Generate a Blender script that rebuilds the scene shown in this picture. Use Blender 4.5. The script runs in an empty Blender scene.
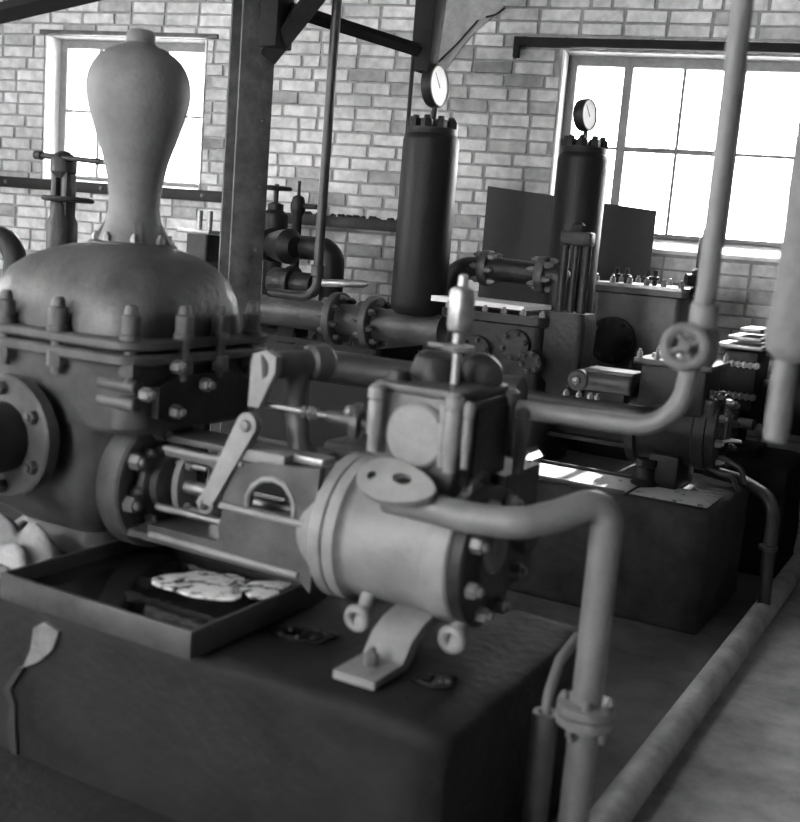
import bpy, bmesh, math, random
from mathutils import Vector, Matrix, noise
random.seed(7)
scn = bpy.context.scene
C = scn.collection
PI = math.pi

# ------------------------------------------------------------------ camera
# World frame: X runs along the pump axes, Y across the pump rows towards the
# brick wall, Z up, floor at z = 0; the eye stands 1.6 m above the floor.
F, CX, CY = 1070.0, 400.0, 411.0          # focal length and centre in a frame of 800 x 822
EYE = Vector((0, 0, 1.6))
AXR = Vector((0.8677, 0.4905, 0.0787))    # camera right
FWD = Vector((-0.4741, 0.8662, -0.1573))  # viewing direction
FWD.normalize()
AXR = (AXR - FWD * AXR.dot(FWD)).normalized()
AXU = AXR.cross(FWD).normalized()
cam_data = bpy.data.cameras.new('camera')
cam = bpy.data.objects.new('camera', cam_data)
C.objects.link(cam)
cam.matrix_world = Matrix((
    (AXR.x, AXU.x, -FWD.x, EYE.x),
    (AXR.y, AXU.y, -FWD.y, EYE.y),
    (AXR.z, AXU.z, -FWD.z, EYE.z),
    (0, 0, 0, 1)))
cam_data.sensor_fit = 'HORIZONTAL'
cam_data.sensor_width = 36.0
cam_data.lens = 36.0 * F / 800.0
cam_data.clip_start = 0.05
cam_data.dof.use_dof = True
cam_data.dof.focus_distance = 5.6
cam_data.dof.aperture_fstop = 2.6
scn.camera = cam

# ------------------------------------------------------------------ light
world = bpy.data.worlds.new('overcast_sky')
scn.world = world
world.use_nodes = True
bg = world.node_tree.nodes['Background']
bg.inputs['Color'].default_value = (1, 1, 1, 1)
bg.inputs['Strength'].default_value = 24.0
# low bright sun coming in through the wide window
sun_data = bpy.data.lights.new('sun', 'SUN')
sun_data.energy = 20.0
sun_data.angle = math.radians(0.8)
sun = bpy.data.objects.new('sun', sun_data)
C.objects.link(sun)
sun.location = (-1.5, 14, 9)
sun.rotation_euler = Vector((-0.02, -math.cos(math.radians(42)), -math.sin(math.radians(42)))).to_track_quat('-Z', 'Y').to_euler()
scn.view_settings.view_transform = 'Standard'
scn.view_settings.look = 'None'
scn.view_settings.gamma = 1.0
scn.view_settings.use_curve_mapping = False
scn.view_settings.exposure = 0.3


def V(*a):
    return Vector(a)


def _ray(x, y):
    return FWD + AXR * ((x - CX) / F) - AXU * ((y - CY) / F)


def at(x, y, Y):
    """World point on the plane of depth Y across the pump rows."""
    r = _ray(x, y)
    return EYE + r * ((Y - EYE.y) / r.y)


def atz(x, y, z):
    r = _ray(x, y)
    return EYE + r * ((z - EYE.z) / r.z)


def proj(p):
    d = Vector(p) - EYE
    k = d.dot(FWD)
    return CX + F * d.dot(AXR) / k, CY - F * d.dot(AXU) / k


# ------------------------------------------------------------------ materials
def nodemat(name):
    m = bpy.data.materials.new(name)
    m.use_nodes = True
    nt = m.node_tree
    return m, nt, nt.nodes['Principled BSDF']


def mk(name, g, rough=0.5, metal=0.0, var=0.3, scale=14.0, bump=0.15, bscale=60.0, rvar=0.12, spec=0.5):
    m, nt, b = nodemat(name)
    N, L = nt.nodes, nt.links
    tc = N.new('ShaderNodeTexCoord')
    nz = N.new('ShaderNodeTexNoise')
    nz.inputs['Scale'].default_value = scale
    nz.inputs['Detail'].default_value = 6
    nz.inputs['Roughness'].default_value = 0.65
    L.new(tc.outputs['Object'], nz.inputs['Vector'])
    cr = N.new('ShaderNodeValToRGB')
    lo, hi = g * (1 - var), g * (1 + var)
    cr.color_ramp.elements[0].position = 0.3
    cr.color_ramp.elements[1].position = 0.7
    cr.color_ramp.elements[0].color = (lo, lo, lo, 1)
    cr.color_ramp.elements[1].color = (hi, hi, hi, 1)
    L.new(nz.outputs['Fac'], cr.inputs['Fac'])
    L.new(cr.outputs['Color'], b.inputs['Base Color'])
    mr = N.new('ShaderNodeMapRange')
    mr.inputs['To Min'].default_value = max(0.02, rough - rvar)
    mr.inputs['To Max'].default_value = min(1, rough + rvar)
    L.new(nz.outputs['Fac'], mr.inputs['Value'])
    L.new(mr.outputs['Result'], b.inputs['Roughness'])
    b.inputs['Metallic'].default_value = metal
    b.inputs['Specular IOR Level'].default_value = spec
    if bump > 0:
        n2 = N.new('ShaderNodeTexNoise')
        n2.inputs['Scale'].default_value = bscale
        n2.inputs['Detail'].default_value = 4
        L.new(tc.outputs['Object'], n2.inputs['Vector'])
        bp = N.new('ShaderNodeBump')
        bp.inputs['Strength'].default_value = bump
        bp.inputs['Distance'].default_value = 0.01
        L.new(n2.outputs['Fac'], bp.inputs['Height'])
        L.new(bp.outputs['Normal'], b.inputs['Normal'])
    return m


M = {}
M['iron'] = mk('cast_iron_grey_paint', 0.06, 0.48, 0.1, 0.5, 7, 0.3, 40)
M['iron_dark'] = mk('cast_iron_oily_dark', 0.02, 0.5, 0.05, 0.5, 9, 0.4, 40, spec=0.3)
M['iron_black'] = mk('iron_black', 0.011, 0.5, 0.0, 0.3, 12, spec=0.25)
M['iron_light'] = mk('cast_iron_pale_paint', 0.19, 0.55, 0.0, 0.3, 8, 0.25, 45)
M['vessel'] = mk('vessel_grey_paint', 0.11, 0.62, 0.0, 0.18, 16, 0.25, 90)
M['steel'] = mk('worn_bare_steel', 0.28, 0.42, 0.75, 0.3, 25, 0.08)
M['bolt'] = mk('bolt_steel', 0.15, 0.42, 0.4, 0.35, 30, 0.08)
M['pipe'] = mk('pipe_grey_paint', 0.14, 0.5, 0.0, 0.2, 12, 0.15, 70)
M['pipe_dark'] = mk('pipe_dark_paint', 0.035, 0.45, 0.1, 0.35, 12)
M['pipe_floor'] = mk('floor_pipe_paint', 0.32, 0.6, 0.0, 0.4, 7, 0.3, 40)
M['lagging'] = mk('plaster_lagging', 0.15, 0.85, 0.0, 0.2, 18, 0.8, 45)
M['post'] = mk('post_rusty_steel', 0.08, 0.55, 0.2, 0.55, 10, 0.3, 40)
M['beam'] = mk('beam_dark_timber', 0.014, 0.8, 0.0, 0.4, 8, 0.3, 30, spec=0.2)
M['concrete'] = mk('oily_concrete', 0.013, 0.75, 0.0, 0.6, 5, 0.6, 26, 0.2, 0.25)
M['concrete_far'] = mk('lightened_dark_concrete', 0.05, 0.8, 0.0, 0.5, 5, 0.6, 26, 0.2, 0.25)  # colour made paler to make up for weak light on the second plinth
M['concrete_screed'] = mk('dark_floor_screed', 0.11, 0.7, 0.0, 0.6, 3, 0.5, 22, 0.2, 0.3)
M['concrete_pale'] = mk('broken_pale_concrete', 0.13, 0.9, 0.0, 0.3, 20, 0.6, 50)
M['floor'] = mk('concrete_floor', 0.42, 0.75, 0.0, 0.5, 3.2, 0.4, 22, 0.2, 0.3)
M['pan'] = mk('sheet_metal_pan', 0.055, 0.4, 0.3, 0.5, 8, 0.15)
M['white'] = mk('white_board_paint', 0.8, 0.5, 0.0, 0.06, 12, 0.05)
M['rag'] = mk('pale_cotton_rag', 0.3, 0.9, 0.0, 0.15, 25, 0.4, 80)
M['board'] = mk('dark_panel', 0.025, 0.6, 0.0, 0.2, 20, 0.1)
M['frame'] = mk('window_frame_paint', 0.2, 0.6, 0.0, 0.2, 20, 0.1)
M['limewash'] = mk('white_limewash', 0.72, 0.9, 0.0, 0.1, 20, 0.5, 60)
M['mortar'] = mk('mortar', 0.3, 0.95, 0.0, 0.3, 18, 0.6, 70)
M['plaster'] = mk('cement_patch', 0.3, 0.9, 0.0, 0.3, 9, 0.7, 40)
M['ceiling'] = mk('ceiling_boards', 0.12, 0.9, 0.0, 0.2, 4, 0.2)
M['plaster_wall'] = mk('dull_wall_plaster', 0.14, 0.9, 0.0, 0.15, 3, 0.2)
M['dial'] = mk('gauge_dial', 0.85, 0.5, 0.0, 0.03, 10, 0.0)
M['crack'] = mk('crack_shadowed_grit', 0.02, 0.95, 0.0, 0.3, 20, 0.3)


def oil_mat():
    m, nt, b = nodemat('black_oil')
    b.inputs['Base Color'].default_value = (0.006, 0.006, 0.006, 1)
    b.inputs['Roughness'].default_value = 0.05
    b.inputs['IOR'].default_value = 1.6
    N, L = nt.nodes, nt.links
    tc = N.new('ShaderNodeTexCoord')
    nz = N.new('ShaderNodeTexNoise')
    nz.inputs['Scale'].default_value = 9
    nz.inputs['Detail'].default_value = 3
    L.new(tc.outputs['Object'], nz.inputs['Vector'])
    bp = N.new('ShaderNodeBump')
    bp.inputs['Strength'].default_value = 0.25
    bp.inputs['Distance'].default_value = 0.01
    L.new(nz.outputs['Fac'], bp.inputs['Height'])
    L.new(bp.outputs['Normal'], b.inputs['Normal'])
    return m


M['oil'] = oil_mat()


def pale_broken(name, lo, hi, p0, p1, scale, rough, bump):
    m, nt, b = nodemat(name)
    N, L = nt.nodes, nt.links
    tc = N.new('ShaderNodeTexCoord')
    nz = N.new('ShaderNodeTexNoise')
    nz.inputs['Scale'].default_value = scale
    nz.inputs['Detail'].default_value = 7
    nz.inputs['Roughness'].default_value = 0.7
    L.new(tc.outputs['Object'], nz.inputs['Vector'])
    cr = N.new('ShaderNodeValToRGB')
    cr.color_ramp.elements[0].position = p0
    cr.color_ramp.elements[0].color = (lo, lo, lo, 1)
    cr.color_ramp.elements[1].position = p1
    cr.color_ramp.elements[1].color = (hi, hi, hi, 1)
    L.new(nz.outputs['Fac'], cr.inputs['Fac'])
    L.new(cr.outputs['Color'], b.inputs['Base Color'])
    b.inputs['Roughness'].default_value = rough
    bp = N.new('ShaderNodeBump')
    bp.inputs['Strength'].default_value = bump
    bp.inputs['Distance'].default_value = 0.01
    L.new(nz.outputs['Fac'], bp.inputs['Height'])
    L.new(bp.outputs['Normal'], b.inputs['Normal'])
    return m


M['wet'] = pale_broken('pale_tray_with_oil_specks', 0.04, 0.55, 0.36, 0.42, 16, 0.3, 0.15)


M['pale_patch'] = pale_broken('broken_pale_patch', 0.015, 0.7, 0.40, 0.52, 22, 0.15, 0.7)


def glass_mat():
    m = bpy.data.materials.new('dusty_window_glass')
    m.use_nodes = True
    nt = m.node_tree
    nt.nodes.clear()
    N, L = nt.nodes, nt.links
    o = N.new('ShaderNodeOutputMaterial')
    t = N.new('ShaderNodeBsdfTransparent')
    t.inputs['Color'].default_value = (0.93, 0.93, 0.93, 1)
    g = N.new('ShaderNodeBsdfGlossy')
    g.inputs['Roughness'].default_value = 0.05
    f = N.new('ShaderNodeFresnel')
    f.inputs['IOR'].default_value = 1.25
    x = N.new('ShaderNodeMixShader')
    L.new(f.outputs['Fac'], x.inputs['Fac'])
    L.new(t.outputs['BSDF'], x.inputs[1])
    L.new(g.outputs['BSDF'], x.inputs[2])
    L.new(x.outputs['Shader'], o.inputs['Surface'])
    return m


M['glass'] = glass_mat()


def brick_mat(name, island):
    m, nt, b = nodemat(name)
    N, L = nt.nodes, nt.links
    if island:
        rnd = N.new('ShaderNodeNewGeometry').outputs['Random Per Island']
    else:
        rnd = N.new('ShaderNodeObjectInfo').outputs['Random']
    tc = N.new('ShaderNodeTexCoord')
    ge = N.new('ShaderNodeNewGeometry')
    nz = N.new('ShaderNodeTexNoise')
    nz.inputs['Scale'].default_value = 16
    nz.inputs['Detail'].default_value = 6
    L.new(ge.outputs['Position'], nz.inputs['Vector'])
    big = N.new('ShaderNodeTexNoise')
    big.inputs['Scale'].default_value = 1.3
    big.inputs['Detail'].default_value = 3
    L.new(ge.outputs['Position'], big.inputs['Vector'])
    r1 = N.new('ShaderNodeValToRGB')
    e = r1.color_ramp.elements
    e[0].position, e[0].color = 0.0, (0.3, 0.3, 0.3, 1)
    e[1].position, e[1].color = 1.0, (0.74, 0.74, 0.74, 1)
    k = e.new(0.2)
    k.color = (0.6, 0.6, 0.6, 1)
    L.new(rnd, r1.inputs['Fac'])

    def ramp(src, a, c, p0=0.3, p1=0.7):
        r = N.new('ShaderNodeMapRange')
        r.inputs['From Min'].default_value = p0
        r.inputs['From Max'].default_value = p1
        r.inputs['To Min'].default_value = a
        r.inputs['To Max'].default_value = c
        L.new(src, r.inputs['Value'])
        return r.outputs['Result']
    m1 = N.new('ShaderNodeMath')
    m1.operation = 'MULTIPLY'
    L.new(ramp(nz.outputs['Fac'], 0.7, 1.15), m1.inputs[0])
    L.new(ramp(big.outputs['Fac'], 0.7, 1.15), m1.inputs[1])
    mx = N.new('ShaderNodeVectorMath')
    mx.operation = 'SCALE'
    L.new(r1.outputs['Color'], mx.inputs[0])
    L.new(m1.outputs[0], mx.inputs['Scale'])
    L.new(mx.outputs[0], b.inputs['Base Color'])
    b.inputs['Roughness'].default_value = 0.9
    bp = N.new('ShaderNodeBump')
    bp.inputs['Strength'].default_value = 0.6
    bp.inputs['Distance'].default_value = 0.01
    L.new(nz.outputs['Fac'], bp.inputs['Height'])
    L.new(bp.outputs['Normal'], b.inputs['Normal'])
    return m


M['brick'] = brick_mat('pale_brick', False)
M['brick_rest'] = brick_mat('pale_brick_rest', True)


# ------------------------------------------------------------------ mesh helpers
def frame_for(axis):
    a = Vector(axis).normalized()
    t = Vector((0, 0, 1)) if abs(a.z) < 0.9 else Vector((1, 0, 0))
    u = t.cross(a).normalized()
    return u, a.cross(u).normalized(), a


def fillet(pts, rad, n=7):
    pts = [Vector(p) for p in pts]
    out = [pts[0]]
    for i in range(1, len(pts) - 1):
        p, a, b = pts[i], pts[i - 1], pts[i + 1]
        d1, d2 = (a - p), (b - p)
        ang = d1.angle(d2)
        if abs(ang - PI) < 0.02:
            out.append(p)
            continue
        t = min(rad / math.tan(ang / 2), d1.length * 0.49, d2.length * 0.49)
        r = t * math.tan(ang / 2)
        bis = (d1.normalized() + d2.normalized()).normalized()
        c = p + bis * (r / math.sin(ang / 2))
        s = p + d1.normalized() * t - c
        e = p + d2.normalized() * t - c
        tot = s.angle(e)
        ax = s.cross(e).normalized()
        for k in range(n + 1):
            out.append(c + Matrix.Rotation(tot * k / n, 3, ax) @ s)
    out.append(pts[-1])
    return out


class MB:
    """Collects shapes in world coordinates; build() links them as one mesh."""

    def __init__(self):
        self.bm = bmesh.new()

    def _loop(self, pts):
        return [self.bm.verts.new(p) for p in pts]

    def loft(self, loops, cap0=True, cap1=True, closed=False):
        vs = [self._loop(l) for l in loops]
        n = len(vs[0])
        rng = range(len(vs)) if closed else range(len(vs) - 1)
        for i in rng:
            a, b = vs[i], vs[(i + 1) % len(vs)]
            for k in range(n):
                self.bm.faces.new((a[k], a[(k + 1) % n], b[(k + 1) % n], b[k]))
        if not closed:
            if cap0:
                self.bm.faces.new(list(reversed(vs[0])))
            if cap1:
                self.bm.faces.new(vs[-1])
        return self

    def box(self, c, s, rot=None, bev=0.0):
        c = Vector(c)
        vs = []
        for z in (-.5, .5):
            for x, y in ((-.5, -.5), (.5, -.5), (.5, .5), (-.5, .5)):
                p = Vector((x * s[0], y * s[1], z * s[2]))
                if rot is not None:
                    p = rot @ p
                vs.append(self.bm.verts.new(c + p))
        fs = []
        for q in ((3, 2, 1, 0), (4, 5, 6, 7), (0, 1, 5, 4), (1, 2, 6, 5), (2, 3, 7, 6), (3, 0, 4, 7)):
            fs.append(self.bm.faces.new([vs[i] for i in q]))
        if bev > 0:
            es = list({e for f in fs for e in f.edges})
            bmesh.ops.bevel(self.bm, geom=es, offset=bev, segments=2, affect='EDGES', profile=0.5)
        return self

    def cyl(self, p0, p1, r0, r1=None, seg=20, ch=0.0):
        p0, p1 = Vector(p0), Vector(p1)
        if r1 is None:
            r1 = r0
        u, v, a = frame_for(p1 - p0)
        L = (p1 - p0).length
        prof = [(r0, 0), (r1, L)]
        if ch > 0:
            prof = [(r0 - ch, 0), (r0, ch), (r1, L - ch), (r1 - ch, L)]
        return self.lathe(prof, p0, a, seg)

    def lathe(self, prof, origin, axis, seg=28, caps=True):
        u, v, a = frame_for(axis)
        o = Vector(origin)
        loops = []
        for r, h in prof:
            r = max(r, 0.0006)
            loops.append([o + a * h + (u * math.cos(2 * PI * k / seg) + v * math.sin(2 * PI * k / seg)) * r
                          for k in range(seg)])
        return self.loft(loops, caps, caps)

    def ring(self, origin, axis, ri, ro, h, seg=28):
        u, v, a = frame_for(axis)
        o = Vector(origin)
        loops = []
        for r, hh in ((ri, 0), (ro, 0), (ro, h), (ri, h)):
            loops.append([o + a * hh + (u * math.cos(2 * PI * k / seg) + v * math.sin(2 * PI * k / seg)) * r
                          for k in range(seg)])
        return self.loft(loops, closed=True)

    def torus(self, c, axis, R, r, seg=28, s2=8, sq=1.0):
        u, v, a = frame_for(axis)
        c = Vector(c)
        loops = []
        for j in range(s2):
            t = 2 * PI * j / s2
            rr, h = R + r * math.cos(t), r * sq * math.sin(t)
            loops.append([c + a * h + (u * math.cos(2 * PI * k / seg) + v * math.sin(2 * PI * k / seg)) * rr
                          for k in range(seg)])
        return self.loft(loops, closed=True)

    def tube(self, pts, r, seg=14, caps=True):
        pts = [Vector(p) for p in pts]
        rs = r if isinstance(r, (list, tuple)) else [r] * len(pts)
        t = (pts[1] - pts[0]).normalized()
        u, v, _ = frame_for(t)
        loops = []
        for i, p in enumerate(pts):
            if i == 0:
                d = (pts[1] - pts[0]).normalized()
            elif i == len(pts) - 1:
                d = (pts[-1] - pts[-2]).normalized()
            else:
                d = ((pts[i + 1] - p).normalized() + (p - pts[i - 1]).normalized()).normalized()
            u = (u - d * u.dot(d)).normalized()
            w = d.cross(u)
            loops.append([p + (u * math.cos(2 * PI * k / seg) + w * math.sin(2 * PI * k / seg)) * rs[i]
                          for k in range(seg)])
        return self.loft(loops, caps, caps)

    def prism(self, poly, o, ux, uy, depth, holes=()):
        """Flat outline (with holes) in the plane o + ux, uy, extruded by depth."""
        o, ux, uy, depth = Vector(o), Vector(ux), Vector(uy), Vector(depth)
        bm = self.bm
        es = []
        for lp in [poly] + list(holes):
            vs = [bm.verts.new(o + ux * x + uy * y) for x, y in lp]
            es += [bm.edges.new((vs[i], vs[(i + 1) % len(vs)])) for i in range(len(vs))]
        if holes:
            g = bmesh.ops.triangle_fill(bm, use_beauty=True, use_dissolve=False, edges=es)
            fs = [f for f in g['geom'] if isinstance(f, bmesh.types.BMFace)]
        else:
            fs = [bm.faces.new(vs)]
        ex = bmesh.ops.extrude_face_region(bm, geom=fs, use_keep_orig=True)
        bmesh.ops.translate(bm, vec=depth, verts=[e for e in ex['geom'] if isinstance(e, bmesh.types.BMVert)])
        return self

    def mesh(self, name, off=Vector((0, 0, 0)), sharp=38):
        bm = self.bm
        bmesh.ops.recalc_face_normals(bm, faces=bm.faces)
        if off.length:
            bmesh.ops.translate(bm, vec=-off, verts=bm.verts)
        for f in bm.faces:
            f.smooth = True
        for e in bm.edges:
            if len(e.link_faces) == 2 and e.calc_face_angle(0) > math.radians(sharp):
                e.smooth = False
        me = bpy.data.meshes.new(name)
        bm.to_mesh(me)
        bm.free()
        return me

    def build(self, name, mat, parent=None, label=None, sharp=38):
        off = world_loc(parent) if parent else centroid_base(self.bm)
        me = self.mesh(name, off, sharp)
        me.materials.append(M[mat] if isinstance(mat, str) else mat)
        o = bpy.data.objects.new(name, me)
        C.objects.link(o)
        if parent:
            o.parent = parent
        else:
            o.location = off
        if label:
            o['label'] = label
        return o


def centroid_base(bm):
    xs = [v.co for v in bm.verts]
    return Vector((sum(p.x for p in xs) / len(xs), sum(p.y for p in xs) / len(xs), min(p.z for p in xs)))


def world_loc(o):
    p = Vector((0, 0, 0))
    while o:
        p = p + o.location
        o = o.parent
    return p


def thing(name, label, cat, loc, group=None):
    o = bpy.data.objects.new(name, None)
    o.empty_display_size = 0.1
    C.objects.link(o)
    o.location = Vector(loc)
    return tag(o, label, cat, group)


def tag(o, label, cat, group=None, kind=None):
    o['label'] = label
    o['category'] = cat
    if group:
        o['group'] = group
    if kind:
        o['kind'] = kind
    return o


def struct(o):
    o['kind'] = 'structure'
    return o


_cache = {}


def unit(name, mat):
    """Shared unit meshes for bolts and nuts (radius 1, height 1 along Z)."""
    key = (name, mat)
    if key not in _cache:
        b = MB()
        if name == 'hex':
            b.lathe([(1, 0), (1, .75), (.86, 1)], (0, 0, 0), (0, 0, 1), 6)
            b.lathe([(.55, .95), (.55, 1.35), (.4, 1.45)], (0, 0, 0), (0, 0, 1), 8)
        elif name == 'stud':      # long stud with a sleeve nut above and a nut below the flange pair
            b.lathe([(.5, 0), (.5, .1)], (0, 0, 0), (0, 0, 1), 10)
            b.lathe([(1.05, .1), (1.05, .3)], (0, 0, 0), (0, 0, 1), 6)
            b.lathe([(.62, .3), (.62, .55)], (0, 0, 0), (0, 0, 1), 10)
            b.lathe([(1.1, .55), (1.1, .62), (.95, .63), (.95, .86), (.72, .88), (.62, .97), (.4, 1)], (0, 0, 0), (0, 0, 1), 10)
        elif name == 'round':
            b.lathe([(1, 0), (1, .5), (.8, .85), (.4, 1)], (0, 0, 0), (0, 0, 1), 12)
        me = b.mesh(name)
        me.materials.append(M[mat])
        _cache[key] = me
    return _cache[key]


def bolt(parent, pos, axis, r, h, mat='bolt', shape='hex', name='bolt', spin=0.0):
    o = bpy.data.objects.new(name, unit(shape, mat))
    C.objects.link(o)
    o.parent = parent
    o.location = Vector(pos) - world_loc(parent)
    q = Vector(axis).to_track_quat('Z', 'Y')
    o.rotation_mode = 'QUATERNION'
    o.rotation_quaternion = q @ Matrix.Rotation(spin, 3, 'Z').to_quaternion()
    o.scale = (r, r, h)
    return o


def bolt_circle(parent, c, axis, R, n, r, h, mat='bolt', ph=0.0, shape='hex', name='bolt'):
    u, v, a = frame_for(axis)
    for k in range(n):
        t = 2 * PI * k / n + ph
        bolt(parent, Vector(c) + (u * math.cos(t) + v * math.sin(t)) * R, a, r, h, mat, shape, name, spin=t)


def rrect(cx, cy, hx, hy, r, z, n=6):
    pts = []
    for sx, sy, a0 in ((1, -1, -PI / 2), (1, 1, 0), (-1, 1, PI / 2), (-1, -1, PI)):
        for k in range(n + 1):
            t = a0 + (PI / 2) * k / n
            pts.append(Vector((cx + sx * (hx - r) + r * math.cos(t), cy + sy * (hy - r) + r * math.sin(t), z)))
    return pts


def circle2(cx, cy, r, n=16, ry=None):
    ry = r if ry is None else ry
    return [(cx + r * math.cos(2 * PI * k / n), cy + ry * math.sin(2 * PI * k / n)) for k in range(n)]


def flange(parent, c, axis, r, h, mat, nb=6, br=0.016, bh=0.02, bmat='bolt', R=None, ph=0.3, name='flange', both=False):
    """A round bolted flange: one disc and its bolts as children of the disc."""
    a = Vector(axis).normalized()
    c = Vector(c)
    b = MB().lathe([(r * .96, 0), (r, h * .12), (r, h * .88), (r * .96, h)], c - a * (h / 2), a, 28)
    f = b.build(name, mat, parent)
    R = R or r * .78
    bolt_circle(f, c + a * (h / 2), a, R, nb, br, bh, bmat, ph)
    if both:
        bolt_circle(f, c - a * (h / 2), -a, R, nb, br, bh, bmat, ph)
    return f


# ------------------------------------------------------------------ the room
# wall frame: u along the wall, v out of the wall into the room
OW = Vector((-4.365, 6.118, 0))
WU = Vector((0.9764, 0.2162, 0))
WN = Vector((0.2162, -0.9764, 0))
WROT = Matrix.Rotation(math.atan2(WU.y, WU.x), 3, 'Z')
ZV = Vector((0, 0, 1))


def WP(u, z, v=0.0):
    return OW + WU * u + WN * v + ZV * z


def onwall(x, y, v=0.0):
    """(u, z) where the line of sight through (x, y) meets the plane v in front of the wall."""
    r = _ray(x, y)
    n = WN
    t = (OW + WN * v - EYE).dot(n) / r.dot(n)
    p = EYE + r * t
    return (p - OW).dot(WU), p.z


U0, U1, ZT = -3.6, 7.9, 3.75
W1 = (-1.945, -0.66, 1.80, 2.85)          # window openings: u0, u1, z0, z1
W2 = (1.80, 3.46, 1.645, 2.845)

COURSE, PITCH, JOINT = 0.0815, 0.262, 0.009
THICK = 0.34


def wall_rects():
    """Solid rectangles of the wall around both openings."""
    us = [U0, W1[0], W1[1], W2[0], W2[1], U1]
    out = [(us[0], us[1], 0, ZT), (us[2], us[3], 0, ZT), (us[4], us[5], 0, ZT)]
    for w in (W1, W2):
        out += [(w[0], w[1], 0, w[2]), (w[0], w[1], w[3], ZT)]
    return out


b = MB()
for (a0, a1, z0, z1) in wall_rects():
    b.box(WP((a0 + a1) / 2, (z0 + z1) / 2, -THICK / 2 - 0.012), (a1 - a0, THICK, z1 - z0), WROT)
wall_back = struct(b.build('wall_back', 'mortar'))
wall_back['label'] = 'pale brick wall with two steel windows'

# bricks: every one a block of its own in front of recessed mortar
brick_meshes = {}


def brick_mesh(w, k):
    key = (round(w, 3), k)
    if key not in brick_meshes:
        rn = random.Random(hash(key) & 0xffff)
        bm = bmesh.new()
        h = COURSE - JOINT
        lo, hi = [], []
        for sx, sz in ((-1, -1), (1, -1), (1, 1), (-1, 1)):
            jx, jz = rn.uniform(0, .008), rn.uniform(0, .006)
            lo.append(bm.verts.new((sx * (w / 2 - jx * .5), 0.02, sz * (h / 2 - jz * .5))))
            hi.append(bm.verts.new((sx * (w / 2 - .003 - jx * .7), rn.uniform(-.004, -.001), sz * (h / 2 - .002 - jz * .6))))
        for i in range(4):
            j = (i + 1) % 4
            bm.faces.new((lo[i], lo[j], hi[j], hi[i]))
        bm.faces.new(hi)
        bmesh.ops.recalc_face_normals(bm, faces=bm.faces)
        me = bpy.data.meshes.new('brick')
        bm.to_mesh(me)
        bm.free()
        me.materials.append(M['brick'])
        brick_meshes[key] = me
    return brick_meshes[key]


def cut(u0, u1, z0, z1):
    """Trim a brick against the window openings."""
    for w in (W1, W2):
        zc = (z0 + z1) / 2
        if w[2] < zc < w[3]:
            if u0 < w[0] < u1:
                u1 = w[0]
            elif u0 < w[1] < u1:
                u0 = w[1]
            elif w[0] <= u0 and u1 <= w[1]:
                return None
    if u1 - u0 < 0.05:
        return None
    return u0, u1


HID = [(85, 45, 190, 240), (0, 235, 255, 800), (222, 0, 270, 300), (395, 130, 450, 320), (490, 190, 660, 800),
       (0, 300, 800, 822), (552, 145, 600, 300), (765, 100, 800, 365), (700, 0, 740, 330), (440, 260, 800, 822)]
bricks = []
rb = random.Random(3)
nrow = int(ZT / COURSE)
for row in range(nrow):
    z0 = row * COURSE
    u = U0 - (0.0 if row % 2 else PITCH / 2) - rb.uniform(0, 0.03)
    while u < U1:
        w = PITCH
        q = rb.random()
        if q < 0.13:
            w = PITCH / 2
        elif q < 0.17:
            w = PITCH * 0.75
        w *= 1
        c = cut(max(u, U0), min(u + w, U1), z0, z0 + COURSE)
        if c:
            bricks.append((c[0], c[1], z0))
        u += w


def seen(bk):
    uc, zc = (bk[0] + bk[1]) / 2, bk[2] + COURSE / 2
    x, y = proj(WP(uc, zc))
    if not (-10 < x < 810 and -8 < y < 300):
        return -1
    for (x0, y0, x1, y1) in HID:
        if x0 < x < x1 and y0 < y < y1:
            return -1
    return bk[1] - bk[0]


ranked = sorted(bricks, key=seen, reverse=True)
single, rest = ranked[:300], ranked[300:]
single_set = [bk for bk in single if seen(bk) > 0]
rest = rest + [bk for bk in single if seen(bk) <= 0]
wl = world_loc(wall_back)
for i, (a0, a1, z0) in enumerate(single_set):
    w = round((a1 - a0 - JOINT) / 0.02) * 0.02 if False else round(a1 - a0 - JOINT, 2)
    o = bpy.data.objects.new('brick', brick_mesh(w, i % 6))
    C.objects.link(o)
    o.parent = wall_back
    o.location = WP((a0 + a1) / 2, z0 + COURSE / 2, rb.uniform(-.003, .003)) - wl
    o.rotation_euler = (rb.uniform(-.012, .012), rb.uniform(-.012, .012), math.atan2(WU.y, WU.x))
bm = bmesh.new()
for i, (a0, a1, z0) in enumerate(rest):
    w = round(a1 - a0 - JOINT, 2)
    n0 = len(bm.verts)
    bm.from_mesh(brick_mesh(w, i % 6))
    bm.verts.ensure_lookup_table()
    mt = Matrix.Translation(WP((a0 + a1) / 2, z0 + COURSE / 2, rb.uniform(-.003, .003)) - wl) @ WROT.to_4x4()
    bmesh.ops.transform(bm, matrix=mt, verts=bm.verts[n0:])
me = bpy.data.meshes.new('brickwork')
bm.to_mesh(me)
bm.free()
me.materials.clear()
me.materials.append(M['brick_rest'])
o = bpy.data.objects.new('brickwork', me)
C.objects.link(o)
o.parent = wall_back
o['kind'] = 'stuff'

# smeared cement patch on the bricks by the gauge
b = MB()
pp = [(432, 5), (455, -8), (492, -6), (505, 6), (488, 22), (474, 34), (462, 48), (452, 62), (440, 78), (434, 60), (436, 30)]
poly = [onwall(x, y) for x, y in pp]
b.prism(poly, WP(0, 0, -0.003), WU, ZV, WN * 0.013)
b.build('cement_patch', 'plaster', wall_back)


# floor and ceiling
b = MB().box((-1.5, 2.5, -0.05), (13, 10, 0.1))
floor = struct(b.build('floor', 'floor'))
b = MB().box((-1.9, 2.6, ZT + 0.05), (12.2, 10.2, 0.1))
ceiling = struct(b.build('ceiling', 'ceiling'))


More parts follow.
